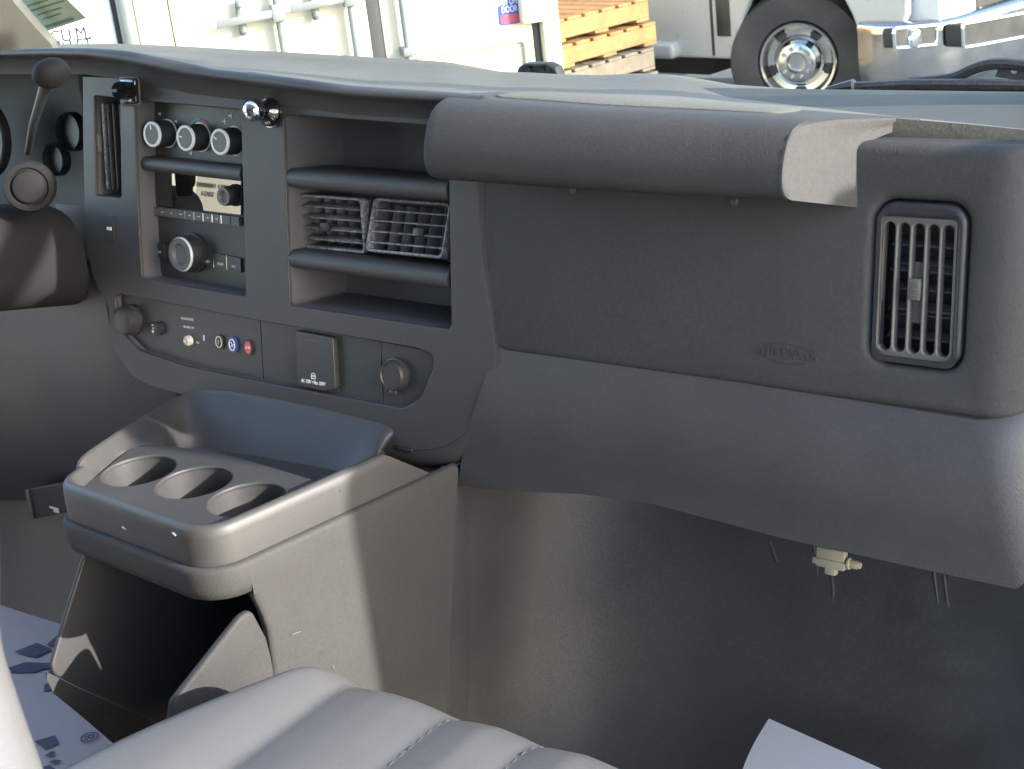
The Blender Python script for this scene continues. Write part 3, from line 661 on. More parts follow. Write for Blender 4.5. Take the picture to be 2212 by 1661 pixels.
# engine cover side: continues the band on the passenger side down to the floor, arched at the storage bin
e0 = [off(pl_, sgn*d)[-4] for d, z in prof_]; fdir = (pl_[-1]-pl_[-4]).normalized()
archp = sorted([(p.z, p.y) for p in (qp(x, y, .0105) for x, y in ((500, 1283), (530, 1287), (548, 1292), (562, 1304), (574, 1328), (586, 1362), (597, 1430), (604, 1500), (612, 1600), (618, 1700)))])
seamp = sorted([(p.z, p.y) for p in (qp(x, y, .0105) for x, y in ((990, 1020), (986, 1060), (980, 1200), (966, 1560), (960, 1720)))])
rows = []
ysB = e0[0].y
for d, z in prof_+[(.0105, z_) for z_ in (.330, .326, .323, .321, .318, .312, .305, .295, .28, .26, .24, .21, .18, .15, .12, .09, .06, .03, 0, -.04)]:
    e_ = off(pl_, sgn*d)[-4]; y0_ = e_.y if z > .3225 else max(e_.y, interp(archp, z)); y1_ = interp(seamp, z); sx = fdir.x/fdir.y
    r_ = []
    for i in range(41):
        y_ = y0_+(y1_-y0_)*i/40; r_.append(Vector((e_.x+sx*(y_-e_.y), y_, z)))
    lip = Vector((-.012, .004, .0)) if z <= .3345 else Vector((0, 0, 0)); l2_ = Vector((-.003, .0005, 0)) if z <= .3345 else Vector((0, 0, 0))
    rows.append([r_[0]+lip, r_[0]+l2_]+[r_[0]+Vector((-.0006, .0018, 0)) if z <= .3225 else r_[0]]+r_[1:])
    rows[-1] += [r_[-1]+Vector((-.002, .002, 0)), r_[-1]+Vector((-.012, .004, 0))]
obj('engine_cover_side', loft(rows), PLG, con, 50)
obj('cover_top', prism([(-.03, -.17), (.238, -.17), (.2595, -.05), (.270, .06), (-.03, .06)], .30, .345, Matrix()), PLS, con)
# tray floor with cup holes
fl = [p for p in off(pl_, -sgn*.0155)]; fl = [p for p in fl if p.y < -.222 or p.x < .1]+[Vector((p.x, p.y)) for p in (zp(735, 1055, TZ), zp(690, 1040, TZ), zp(600, 1012, TZ), zp(520, 989, TZ), zp(470, 975, TZ), zp(440, 968, TZ), zp(415, 968, TZ))]+[Vector((-.030, -.188)), Vector((-.066, -.200))]
cups = [Vector((-.002, -.2485, TZ)), Vector((.0815, -.246, TZ)), Vector((.1675, -.254, TZ))]; CR = .0395
ZM = Matrix.Identity(4)
plate('tray_floor', fl, PLS, con, [circ(c_.x, c_.y, CR, 40) for c_ in cups], .005, .0016, ZM, TZ)
for c_ in cups:
    obj('cup_holder', clean(loft([[Vector((c_.x+r_*math.cos(2*math.pi*k/40), c_.y+r_*math.sin(2*math.pi*k/40), z_)) for k in range(40)] for r_, z_ in ((CR+.0006, TZ-.001), (CR-.001, TZ-.03), (CR-.003, TZ-.062), (CR-.008, TZ-.068), (.004, TZ-.068))], True), False), PLS, con, 50)
# back wall of the tray, rounded at the left corner
WLN = Vector((1, .36, 0)); WLO = Vector((-.037, -.325, 0))
def wl(px, py): return hit(px, py, WLO, WLN)
tpt = [Vector((-.047, -.292, .3955)), wl(182, 988), wl(239, 947), wl(300, 908), wl(350, 878), fh(388, 858, .018), fh(428, 842, .001), fh(500, 841, -.0015), fh(600, 857, -.0015), fh(700, 878, -.0015), fh(780, 898, -.0015), fh(830, 914, -.0015), fh(862, 926, -.002)]
bpt = [Vector((-.036, -.288, TZ)), Vector((-.051, -.252, TZ)), Vector((-.060, -.228, TZ)), Vector((-.058, -.206, TZ)), Vector((-.035, -.186, TZ-.002)), yp(408, 992, -.135), yp(432, 996, -.122), yp(480, 1006, -.118), yp(600, 1040, -.116), yp(690, 1066, -.115), yp(748, 1058, -.112), yp(800, 1020, -.105), fh(828, 972, .0)]
tpt = smooth_line([tuple(p) for p in tpt], 6); bpt = smooth_line([tuple(p) for p in bpt], 6)
rows = [[p+Vector((0, .004, -.004)) for p in bpt]]
for k in range(11):
    t = k/10; sag = -.002*math.sin(math.pi*t)
    rows.append([a_.lerp(b_, t)+Vector((0, 0, sag*(1 if a_.x > .0 else .1)*min(1, (len(bpt)-1-i_)/26))) for i_, (a_, b_) in enumerate(zip(bpt, tpt))])
rows.append([p+Vector((-.004, 0, .0005)) for p in tpt]); rows.append([p+Vector((-.006, .002, -.004)) for p in tpt]); rows.append([p+Vector((-.006, .004, -.04)) for p in tpt])
obj('tray_back_wall', loft(rows), PLS, con, 50)
# storage bin: left wall, back, floor and right wall
def xpl(px, py, x): return xp(px, py, x)
XM = Matrix((Vector((0, 1, 0)), Vector((0, 0, 1)), Vector((1, 0, 0)))).transposed().to_4x4()
def xuv(px, py, x): p = xp(px, py, x); return Vector((p.y, p.z))
XM.translation = Vector((-.03, 0, 0))
lw_ = rpoly([xuv(182, 1205, -.03), xuv(140, 1340, -.03), xuv(108, 1452, -.03), xuv(180, 1490, -.03), xuv(312, 1549, -.03), xuv(420, 1600, -.03), Vector((-.10, .10)), Vector((-.10, .33))], [.01, .03, .015, 0, 0, 0, 0, 0])
plate('bin_wall', lw_, PLS, con, thick=.006, bevel=.002, mtx=XM, front=.0)
b0 = [xp(108, 1456, -.027), xp(180, 1492, -.027), xp(312, 1550, -.027), xp(420, 1602, -.027)]
rows = [[p+Vector((dx, dy, dz)) for p in b0] for dx, dy, dz in ((-.004, 0, .001), (-.002, -.004, -.004), (.004, -.004, -.020), (.02, .01, -.05), (.06, .04, -.12))]
obj('bin_lip', loft(rows), PLG, con, 60)
obj('bin_back', loft([[Vector((x, -.12-.02*math.sin((x+.03)/.25*math.pi), z_)) for x in [-.03+.0125*i for i in range(21)]] for z_ in (.0, .1, .2, .33)]), PLS, con)
fr_ = rpoly([quv(545, 1318, .004), quv(520, 1334, .004), quv(375, 1518, .004), quv(360, 1640, .004), quv(625, 1600, .004), quv(598, 1455, .004), quv(578, 1380, .004)], [.008, .02, .01, 0, 0, 0, .03], 6)
plate('bin_wall', fr_, PLG, con, thick=.010, bevel=.0035, mtx=QM, front=.0035, res=4)

# ================================================================== FOOTWELL
p0 = [(.258, -.10), (.2685, -.045), (.270, -.02), (.278, .03), (.300, .085), (.345, .135), (.41, .17), (.50, .19), (.65, .197), (.95, .20)]
p1 = [(.246, -.165), (.2570, -.10), (.259, -.08), (.270, -.03), (.298, .01), (.345, .045), (.41, .065), (.50, .075), (.65, .08), (.95, .08)]
p0 = smooth_line(p0, 12); p1 = smooth_line(p1, 12)
def liner_y(z): return .195+(.078-.195)*max(0, (.42-z)/.43)**1.3
def liner_at(px, py):
    for i in range(600):
        p = yp(px, py, -.1+.35*i/600)
        if p.y >= liner_y(p.z): return p
    return p
lb = [(liner_at(2010, 1362), .045, .012, .008), (liner_at(2030, 1420), .034, .014, .009), (liner_at(2025, 1395), .030, .008, -.004), (liner_at(1975, 1310), .012, .040, .006), (liner_at(1985, 1445), .012, .012, .008)]
rows = []
for k in range(49):
    z = .352-.50*k/48; t = (.42-z)/.43; r_ = []
    for a, b in zip(p0, p1):
        p = Vector((a.x+(b.x-a.x)*t**1.2, a.y+(b.y-a.y)*t**1.3, z))
        for c_, sx, sz_, h in lb: p.y -= h*math.exp(-((p.x-c_.x)/sx)**2-((p.z-c_.z)/sz_)**2)
        r_.append(p)
    rows.append(r_)
fw = obj('footwell_liner', loft(rows), CARPET, None, 60); tag(fw, 'dark moulded footwell liner below the passenger dash', 'footwell liner')
# moulded ridges on the liner
def onl(px, py, lift=0.0):   # point on the firewall part of the liner
    d = ray(px, py); best = None
    for i in range(0, 400):
        y = -.1+.3*i/400; p = yp(px, py, y)
        t = max(0, min(1, (.42-p.z)/.43)); yl = .195+( .078-.195)*t**1.3
        if p.y >= yl-lift: return p
    return p
obj('liner_rib', tube([onl(2018, 1230, -.001), onl(2024, 1280, -.0015), onl(2030, 1330, -.0045)], [.0020, .0018, .0008], 8), CARPET, fw)
obj('liner_rib', tube([onl(2040, 1240, -.001), onl(2046, 1290, -.0015), onl(2052, 1335, -.0045)], [.0020, .0018, .0008], 8), CARPET, fw)
obj('liner_rib', tube([onl(1758, 1172, -.001), onl(1766, 1230, -.0015), onl(1766, 1320, -.0045)], [.0020, .0018, .0008], 8), CARPET, fw)
obj('liner_rib', tube([onl(1797, 1225, -.001), onl(1800, 1280, -.0015), onl(1800, 1340, -.0045)], [.0020, .0018, .0008], 8), CARPET, fw)
pts = [onl(x, y, .001) for x, y in ((1664, 1170), (1674, 1198), (1680, 1215))]
obj('liner_slot', tube(pts, .0025, 8), PLS, fw)
# wiring clip under the knee panel
wc = thing('wiring_clip', 'beige nylon wiring clip hanging beneath the passenger knee panel', 'clip')
kp = yp(1797, 1195, .05); CMX = axis_m(kp, (0, -1, .2), (0, 0, 1))
CMX = Matrix((FU, FV, FN)).transposed().to_4x4(); CMX.translation = yp(1797, 1205, .03)
obj('clip_body', join(bbox((.030, .020, .010), .002, 2, CMX), bbox((.034, .007, .012), .0015, 2, CMX @ Matrix.Translation((-.001, -.004, .0005))), bbox((.012, .008, .008), .002, 2, CMX @ Matrix.Translation((.0, -.013, 0)))), CLIPB, wc)
obj('clip_prong', bbox((.005, .030, .006), .001, 2, CMX @ Matrix.Translation((-.010, .022, 0))), CLIPB, wc)
obj('clip_prong', bbox((.005, .030, .006), .001, 2, CMX @ Matrix.Translation((.010, .022, 0))), CLIPB, wc)
obj('clip_wire', bbox((.006, .030, .005), .002, 2, CMX @ Matrix.Translation((0, .022, -.001))), DK, wc)
obj('clip_plug', lathe([(.003, 0), (.006, .001), (.006, .003), (.0045, .004), (.0045, .010), (.003, .014), (.001, .015)], CMX @ Matrix.Translation((.016, -.002, 0)) @ Matrix.Rotation(R(90), 4, 'Y'), 14), CLIPB, wc)

# ================================================================== PAPERS ON THE FLOOR
def sheet(name, fn, nu, nv, m, th=.0006):
    rows = [[fn(i/nu, j/nv) for j in range(nv+1)] for i in range(nu+1)]
    return obj(name, mods(loft(rows), ('SOLIDIFY', dict(thickness=th))), m, None, 60)
c0 = onl(1662, 1553, .012); c1 = zp(1900, 1661, .035); c2 = zp(1598, 1661, .03)
c0 = zp(1661, 1552, .075); c1 = zp(1905, 1661, .075); c2 = zp(1600, 1663, .040)
e1 = (c1-c0); e2 = (c2-c0)
def pf(a, b):
    p = c0+e1*a*1.7+e2*b*2.2; 
    return p+Vector((0, 0, .018*b*(b-1)+.0*a))+e1*(-.06*math.sin(math.pi*min(1, b*2.2/1.0)) if b*2.2 < 1 else 0)*.35
ps = sheet('paper_floor_mat', pf, 16, 24, PAPER); tag(ps, 'plain white paper sheet corner on the dark passenger floor', 'paper sheet')
PZ = .006
dm = sheet('paper_floor_mat', lambda a, b: Vector((-.75+.75*a, -.75+.66*b, PZ+.002*math.sin(a*7)*math.sin(b*5))), 20, 20, PAPER)
# straight upper edge of the mat as in the photograph
tag(dm, 'white paper floor mat printed with dark diamonds on driver floor', 'floor mat')
for quad in ([(178, 1402), (226, 1392), (262, 1408), (223, 1428)], [(18, 1442), (55, 1430), (112, 1432), (78, 1452), (24, 1452)], [(68, 1447), (95, 1436), (112, 1433), (112, 1444)],
             [(100, 1393), (128, 1368), (130, 1400)], [(98, 1455), (112, 1446), (118, 1462), (100, 1466)], [(96, 1478), (132, 1468), (134, 1486), (94, 1494)], [(172, 1546), (205, 1512), (222, 1540), (205, 1549)],
             [(74, 1601), (118, 1588), (128, 1604), (98, 1618)], [(96, 1632), (112, 1622), (120, 1624), (112, 1634)], [(104, 1646), (118, 1640), (134, 1642), (120, 1650)], [(80, 1658), (108, 1652), (120, 1661), (95, 1672)],
             [(30, 1408), (80, 1388), (112, 1402), (78, 1420)]):
    q = [zp(x, y, PZ+.0035) for x, y in quad]
    obj('printed_diamond', raw(q, [tuple(range(len(q)))]), PAPINK, dm, 0)
cc = zp(190, 1593, PZ+.0035)
obj('printed_mark', text_mesh('®', .03, Matrix.Translation(cc) @ Matrix.Rotation(R(-30), 4, 'Z')), PAPINK, dm, 0)

# ================================================================== PASSENGER SEAT
seat = thing('passenger_seat', 'light grey vinyl passenger seat with pleated cushion', 'seat')
SZ = .300
# cushion: plan of the front/left edge; pleats run front to back
def cushion():
    xs = [.20+.0075*i for i in range(90)]; ys = [-.332-.0015*j for j in range(12)]+[-.352-.010*j for j in range(62)]
    seams = [.383, .497, .585, .673, .76]
    rows = []
    def hgt(x, y):
        # front edge rounding with the pleats' scallops
        left = .215+.090*max(0, min(1, (y+.60)/.26))**1.5
        fy = -.332
        seam_d = min(abs(x-s) for s in seams)
        puff = .007*min(1, seam_d/.045)**.6
        h = SZ-.006+puff
        if x < .383: h += .007*math.sin(math.pi*min(1, max(0, (x-left)/(.383-left))))
        df = fy-y; 
        if df < .055: h -= .055*(1-math.sqrt(max(0, 1-(1-max(0, df)/.055)**2)))
        dl = x-left
        if dl < .06: h -= .16*(1-math.sqrt(max(0, 1-(1-max(0, dl)/.06)**2)))
        return h
    for y in ys:
        left = .215+.090*max(0, min(1, (y+.60)/.26))**1.5
        r = [Vector((left-.002, y, .10)), Vector((left-.001, y, .18))]
        n = 90; right = .86
        for i in range(n+1):
            t = (i/n)**1.5 if False else i/n
            x = left+(right-left)*t
            r.append(Vector((x, y, hgt(x, y))))
        rows.append(r)
    r0 = [Vector((p.x, p.y+.001, max(.08, p.z-.10))) for p in rows[0]]
    return [r0]+rows
obj('seat_cushion', loft(cushion()), VINYL, seat, 60)
for sx, st in ((.497, True), (.585, True), (.673, True)):
    for k in range(26):
        y = -.385-.012*k; df = -.362-y
        z = SZ-.006-(.09*(1-math.sqrt(max(0, 1-(1-max(0, df)/.09)**2))) if df < .09 else 0)
        if k < 24: pass
    pts = [(sx+.003, -.342-.006*k, SZ-.0045-(.055*(1-math.sqrt(max(0, 1-(1-max(0, (.01+.006*k))/.055)**2))) if .01+.006*k < .055 else 0)) for k in range(50)]
    ms = [tube(pts[i:i+2], .0005, 5) for i in range(0, 48, 2)]
    obj('stitch_line', join(*ms), STITCH, seat)
# backrest: only its blurred front edge reaches into the picture
bc = [dp(-50, 890, .675), dp(-22, 930, .673), dp(-8, 1000, .67), dp(-2, 1100, .665), dp(0, 1250, .66), dp(4, 1390, .655), (dp(44, 1525, .65)), dp(92, 1661, .645), dp(150, 1830, .64)]
def backrest():
    rows = []
    for p in smooth_line([tuple(p) for p in bc], 4):
        i_ = len(rows); q_ = (.35, .62, .80, .92)[i_] if i_ < 4 else 1.0
        c_ = p+Vector((-.54, -.84, 0))*.05; e_ = c_+Vector((-.36, -.03, 0)); r = []
        for k in range(13): a = R(-90+180*k/12); r.append(c_+Vector((.05*math.cos(a), .05*math.sin(a), 0))*q_)
        for k in range(13): a = R(90+180*k/12); r.append(e_+Vector((.05*math.cos(a), .05*math.sin(a), 0))*q_)
        rows.append(r)
    return rows
obj('seat_backrest', clean(loft(backrest(), True, True)), VINYL, seat, 50)

# ================================================================== STEERING COLUMN
colm = thing('steering_column', 'steering column shroud coloured dark for shade, with round ignition lock', 'steering column')
cc0 = F(-.385, -.190, .0); cc1 = F(-.382, -.180, .15)
rows = []
for k in range(13):
    t = k/12; c_ = cc0.lerp(cc1, t); s = 1.0 if t < .9 else 1-.25*((t-.9)/.1)**2
    r = []
    for j in range(40):
        a = 2*math.pi*j/40; ca, sa = math.cos(a), math.sin(a)
        rr = 1/((abs(ca)**3.2+abs(sa)**3.2)**(1/3.2)); r.append(c_+Vector((.078*rr*ca*s, 0, .066*rr*sa*s)))
    rows.append(r)
obj('column_shroud', clean(loft(rows, True, True)), COLM, colm, 50)
ig = fh(66, 405, .10); IGM = axis_m(ig+Vector((-.02, .015, -.003)), (.72, -.69, .14))
obj('ignition_lock', lathe([(.030, 0), (.030, .016), (.028, .019), (.023, .0195), (.021, .017), (.019, .0185), (.018, .022), (.014, .0235)], IGM, 40), COLM, colm)
pa = fh(72, 268, .10); pb = fh(105, 165, .12)
obj('shift_lever', tube([fh(60, 330, .06), pa, pa.lerp(pb, .5), pb], [.004, .005, .006, .0075], 12), DK, colm)
kb = fh(110, 158, .125)
b = bmesh.new(); bmesh.ops.create_uvsphere(b, u_segments=24, v_segments=14, radius=1); bmesh.ops.scale(b, vec=(.019, .022, .0165), verts=b.verts)
bmesh.ops.transform(b, matrix=Matrix.Translation(kb) @ Matrix.Rotation(R(-25), 4, 'Y'), verts=b.verts); obj('lever_knob', b, COLM, colm)
# hood release box beside the pedals
hr = thing('hood_release', 'small black hood release handle box with pale edge, under dash', 'release handle')
YM = Matrix((Vector((1, 0, 0)), Vector((0, 0, 1)), Vector((0, -1, 0)))).transposed().to_4x4(); YM.translation = (0, -.05, 0)
def yuv(px, py): p = yp(px, py, -.05); return Vector((p.x, p.z))
plate('release_box', rpoly([yuv(62, 1056), yuv(150, 1040), yuv(155, 1105), yuv(72, 1122)], .004), DK, hr, thick=.008, bevel=.002, mtx=YM)
plate('release_edge', rpoly([yuv(57, 1056), yuv(64, 1055), yuv(77, 1120), yuv(69, 1121)], .002), KCAP, hr, thick=.008, bevel=.001, mtx=YM, front=.003)
obj('release_icon', join(bbox((.02, .003, .0006), 0, 2, YM @ Matrix.Translation((*yuv(118, 1097), .001))), bbox((.012, .006, .0006), 0, 2, YM @ Matrix.Translation((*(yuv(118, 1097)+Vector((.004, -.003))), .0011)))), WHP, hr)
obj('driver_toe_panel', loft([[Vector((x, .0+y, z)) for x in (-.95, -.6, -.3, -.05)] for y, z in ((-.04, .42), (-.02, .30), (.0, .15), (-.04, .06), (-.10, .0))]), CARPET, van)

# ================================================================== PHONE MOUNTS
bm_ = thing('ball_mount', 'chrome ball phone mount on a black collar stuck to dash', 'phone mount')
bp0 = fh(583, 241, .004); bp1 = fh(549, 238, .028)
bd = (bp1-bp0).normalized(); BMX = axis_m(bp0-bd*.004, bd)
obj('collar', lathe([(.0165, 0), (.0165, .006), (.0158, .008), (.0100, .013), (.0085, .016), (.0085, .022)], BMX, 36), GLOSS, bm_)
obj('collar_ring', lathe([(.0172, .002), (.0172, .0035), (.0166, .0036)], BMX, 36), CHRW, bm_)
b = bmesh.new(); bmesh.ops.create_uvsphere(b, u_segments=40, v_segments=24, radius=.0127); bmesh.ops.transform(b, matrix=Matrix.Translation(bp1), verts=b.verts); obj('chrome_ball', b, CHR, bm_)
for s, a0 in (('STEELIE', 40), ('NITE IZE', -140)):
    for i, ch in enumerate(s):
        a = R(a0-(i-len(s)/2)*13)
        obj('collar_letter', text_mesh(ch, .0042, BMX @ Matrix.Rotation(a, 4, 'Z') @ Matrix.Translation((.0128, 0, .0106)) @ Matrix.Rotation(R(40), 4, 'Y') @ Matrix.Rotation(R(-90), 4, 'Z')), SIL, bm_, 0)
cm = thing('clip_mount', 'small black slotted clip on a square plastic base above vent', 'phone mount')
u, v = fuv(284, 196, .002)
obj('mount_base', bbox((.034, .036, .006), .0035, 3, fat(u, v, .004)), KCAP, cm)
obj('mount_plate', bbox((.027, .030, .008), .003, 3, fat(u+.004, v, .008)), GLOSS, cm)
cpos = fh(283, 196, .010); cend = fh(255, 195, .036)
cd = (cend-cpos).normalized(); KM = axis_m(cpos, cd)
bar = bmesh.new()
obj('clip_barrel', mods(lathe([(.0095, 0), (.0105, .004), (.0105, .022), (.0098, .026)], KM, 28), ('BOOLEAN', dict(object=bbox((.0035, .04, .02), 0, 2, KM @ Matrix.Translation((0, 0, .024))), operation='DIFFERENCE', solver='EXACT'))), GLOSS, cm)

# ================================================================== WINDSHIELD, PILLARS, WIPERS
WB = Vector((0, .46, .60)); WT = Vector((0, -.12, 1.40)); wn = Vector((0, -(WT.z-WB.z), -(WB.y-WT.y))).normalized()
ws = thing('windshield', 'clear windshield glass above the dash top with green tinted sticker corner', 'windshield')
wr = []
for k in range(9):
    t = k/8; wr.append([WB.lerp(WT, t)+Vector((x, -.05*(x/.9)**2, 0)) for x in [-.92+.092*i for i in range(21)]])
obj('glass', loft(wr), GLASS, ws, 60)
def wp(px, py, dy=0.0): return hit(px, py, WB+Vector((0, -.04+dy, 0)), wn)
STK = mat('backlit_sticker_green', (.42, .52, .40), .5, var=.15);  # green lightened in place of daylight coming through the paper
def plq(pts, name, m, par, th, extra):
    q = [wp(x, y, extra) for x, y in pts]; n = len(q); nv = wn*th
    return obj(name, clean(raw(q+[p+nv for p in q], [tuple(range(n)), tuple(range(n, 2*n))[::-1]]+[(i, n+i, n+(i+1) % n, (i+1) % n) for i in range(n)])), m, par, 0)
stk = plq([(10, -20), (130, -20), (150, 4), (187, 39), (97, 69), (60, 40)], 'windshield_sticker', STK, None, -.0006, -.012); tag(stk, 'green tinted paper permit sticker on the windshield', 'sticker')
INKG = flat('sticker_ink', (.16, .22, .17))
for (x, y, l, h) in ((58, 12, 60, 3), (66, 22, 72, 3), (80, 31, 52, 3), (92, 40, 40, 2.5), (96, 56, 62, 6)):
    plq([(x, y), (x+l, y-l*.30), (x+l+1, y-l*.30+h), (x+1, y+h)], 'sticker_print', INKG, stk, -.0003, -.0135)
# left pillar trim and its black gasket
pt_ = thing('pillar_trim', 'pale grey windshield pillar trim at driver side with black seal', 'pillar trim')
def lq(pts, name, m, par, D, back):
    q = [dp(x, y, D) for x, y in pts]; n = len(q); nv = Vector((-.03, .03, 0)).normalized()*back
    return obj(name, clean(raw(q+[p+nv for p in q], [tuple(range(n)), tuple(range(n, 2*n))[::-1]]+[(i, n+i, n+(i+1) % n, (i+1) % n) for i in range(n)])), m, par, 30)
def lq2(pts, name, m, par, back):
    q = [dp(x, y, D) for x, y, D in pts]; n = len(q); nv = Vector((-.7, .7, 0))*back
    return obj(name, clean(raw(q+[p+nv for p in q], [tuple(range(n)), tuple(range(n, 2*n))[::-1]]+[(i, n+i, n+(i+1) % n, (i+1) % n) for i in range(n)])), m, par, 30)
lq2([(-620, -700, 1.95), (-520, -700, 1.95), (-200, -270, 2.16), (10, -24, 2.33), (34, 10, 2.35), (75, 58, 2.36), (112, 97, 2.37), (114, 125, 2.37), (-120, 150, 2.37), (-180, 20, 2.33), (-380, -300, 2.14)], 'trim_cover', TRIM, pt_, .06)
lq2([(-200, -282, 2.22), (14, -34, 2.39), (44, 12, 2.41), (84, 56, 2.42), (124, 97, 2.43), (104, 99, 2.43), (68, 58, 2.42), (28, 10, 2.41), (0, -26, 2.39), (-214, -270, 2.22)], 'rubber_seal', RUB, pt_, .03)
# right pillar trim foot
rp_ = thing('pillar_trim', 'grained dark pillar trim foot beside the passenger vent', 'pillar trim')
b0_ = yp(2196, 236, .30)
rows = []
for k in range(9):
    t = k/8; c_ = b0_+Vector((.052, 0, -.02))+Vector((.16, -.12, .35))*t
    r_ = .05*(1-.25*t)*(1 if t > .05 else .85)
    rows.append([c_+Vector((r_*math.cos(2*math.pi*j/20), .6*r_*math.sin(2*math.pi*j/20), 0)) for j in range(20)])
obj('trim_cover', clean(loft(rows, True, True)), TRIM, rp_, 60)
# wiper: blade, arm, bridge
wi = thing('windshield_wiper', 'black windshield wiper blade and curved arm outside glass', 'wiper')
WY = .55
obj('wiper_blade', tube([yp(1790, 193, WY), yp(1830, 190, WY), yp(1960, 183, WY), yp(2120, 183, WY), yp(2260, 186, WY)], [.004, .007, .007, .007, .006], 8), RUB, wi)
obj('blade_cap', tube([yp(1788, 194, WY-.006), yp(1845, 186, WY-.006)], [.004, .009], 8), DK, wi)
obj('blade_rubber', loft([[yp(x, y, WY) for x, y in ((1800, 200), (1900, 201), (2000, 205), (2120, 212), (2260, 220))], [yp(x, y, WY+.004) for x, y in ((1800, 190), (1900, 187), (2000, 186), (2120, 190), (2260, 196))]]), RUB, wi)
obj('wiper_arm', tube(smooth_line([tuple(yp(x, y, WY+.02)) for x, y in ((1965, 178), (2010, 175), (2060, 168), (2105, 148), (2150, 138), (2212, 142), (2280, 150))], 5), .0065, 8), RUB, wi)
brq = [(2148, 165), (2155, 150), (2185, 136), (2260, 138), (2260, 176), (2212, 176), (2160, 168)]
q = [yp(x, y, WY+.03) for x, y in brq]; YM2 = Matrix((Vector((1, 0, 0)), Vector((0, 0, 1)), Vector((0, -1, 0)))).transposed().to_4x4(); YM2.translation = (0, WY+.03, 0)
hole = yp(2190, 153, WY+.03)
obj('wiper_bridge', plate_mesh([Vector((p.x, p.z)) for p in q], [circ(hole.x, hole.z, .0035, 14)], .006, .001, YM2), mat('bridge_metal', (.10, .10, .11), .45, var=.1), wi)
cb = thing('cowl_bracket', 'small black bracket with two holes behind the dash top', 'bracket')
YM3 = YM2.copy(); YM3.translation = (0, .56, 0)
q = [yp(x, y, .56) for x, y in ((1114, 165), (1118, 146), (1130, 138), (1180, 138), (1198, 146), (1206, 165))]
hs = [yp(x, y, .56) for x, y in ((1147, 150), (1175, 149))]
obj('bracket_plate', plate_mesh([Vector((p.x, p.z)) for p in q], [circ(h.x, h.z, .0035, 12) for h in hs], .02, .003, YM3), RUB, cb)

# ================================================================== OUTSIDE: CONTAINERS
CN = Vector((.81, -.58, 0)).normalized(); CT = Vector((.58, .81, 0)).normalized(); CO = dp(600, 60, 7.0)
CM = Matrix((CT, Vector((0, 0, 1)), CN)).transposed().to_4x4(); CM.translation = CO
def cuv(px, py, w=0.0):
    p = hit(px, py, CO+CN*w, CN)-CO; return Vector((p.dot(CT), p.z))
z0, z1 = GZ-CO.z+.15, GZ-CO.z+2.7
def cu(px, py=60, w=0): return cuv(px, py, w).x
ct = thing('shipping_container', 'cream shipping container with galvanised door bars and handles', 'container')
xa, xb = cu(296), cu(1196)
obj('container_box', bbox((xb-xa-.02, z1-z0-.02, 6.0), .0, 2, CM @ Matrix.Translation(((xa+xb)/2, (z0+z1)/2, -3.06))), CREAM, ct)
obj('corner_post', fbox(xa, xa+.14, z0, z1, -.06, .03, .01, mtx=CM), CREAM, ct)
obj('corner_post', fbox(cu(1168), xb+.02, z0, z1, -.06, .04, .012, mtx=CM), CREAM, ct)
gx = cu(812)
obj('door_leaf', fbox(xa+.15, gx-.03, z0+.05, z1, -.06, 0, .008, mtx=CM), CREAM, ct)
obj('door_leaf', fbox(gx+.03, cu(1150), z0+.05, z1, -.06, 0, .008, mtx=CM), CREAM, ct)
obj('door_gasket', fbox(gx-.028, gx+.028, z0+.05, z1, -.03, -.006, .004, mtx=CM), GASK, ct)
obj('door_gasket', fbox(cu(1153), cu(1165), z0, z1, -.04, -.01, .004, mtx=CM), GASK, ct)
# door rail embossing on the right leaf
a = cuv(885, 117); b2 = cuv(1142, 68)
zr = (a.y+b2.y)/2
pf2 = plate('door_rib', [Vector((gx+.10, zr-.6)), Vector((cu(1142, 68), zr-.6)), Vector((cu(1142, 68), zr)), Vector((gx+.10, zr))], CREAM, ct, [rpoly([(gx+.13, zr-.57), (cu(1142, 68)-.035, zr-.57), (cu(1142, 68)-.035, zr-.03), (gx+.13, zr-.03)], .02)], .024, .006, CM, .024)
def lockbar(px, handle):
    x = cu(px, 60, .05)
    obj('lock_bar', lathe([(.017, z0+.02), (.017, z1)], CM @ Matrix.Translation((x, 0, .05)) @ Matrix.Rotation(R(-90), 4, 'X'), 16), GALV, ct)
    if handle:
        hx, hy = handle; p = cuv(hx, hy, .07); h = obj('door_handle', join(bbox((x-p.x, .035, .012), .004, 2, CM @ Matrix.Translation(((x+p.x)/2, p.y+.015, .075)) @ Matrix.Rotation(R(3), 4, 'Z')), bbox((.055, .075, .05), .006, 2, CM @ Matrix.Translation((x-.005, p.y+.02, .06)))), GALV, ct)
        k = p.x+(x-p.x)*.42
        obj('handle_hasp', join(bbox((.035, .16, .02), .012, 2, CM @ Matrix.Translation((k, p.y+.02, .035))), lathe([(.014, 0), (.014, .02), (.009, .024)], CM @ Matrix.Translation((k, p.y-.035, .045)), 14), lathe([(.014, 0), (.014, .02), (.009, .024)], CM @ Matrix.Translation((k, p.y+.075, .045)), 14), bbox((.06, .045, .02), .006, 2, CM @ Matrix.Translation((k+.01, p.y+.018, .062)))), GALV, ct)
lockbar(606, (468, 58)); lockbar(764, (628, 24)); lockbar(876, None)
obj('bar_bracket', fbox(cu(862, 105), cu(892, 105), cuv(876, 118).y, cuv(876, 98).y, .0, .078, .006, mtx=CM), GALV, ct)
obj('hinge_block', fbox(cu(1118, 20), cu(1165, 20), cuv(1140, 48).y, cuv(1140, -30).y, .0, .07, .015, mtx=CM), CREAM, ct)
sq = [cuv(1072, -20), cuv(1118, -28), cuv(1124, 46), cuv(1118, 50), cuv(1084, 56), cuv(1078, 52)]
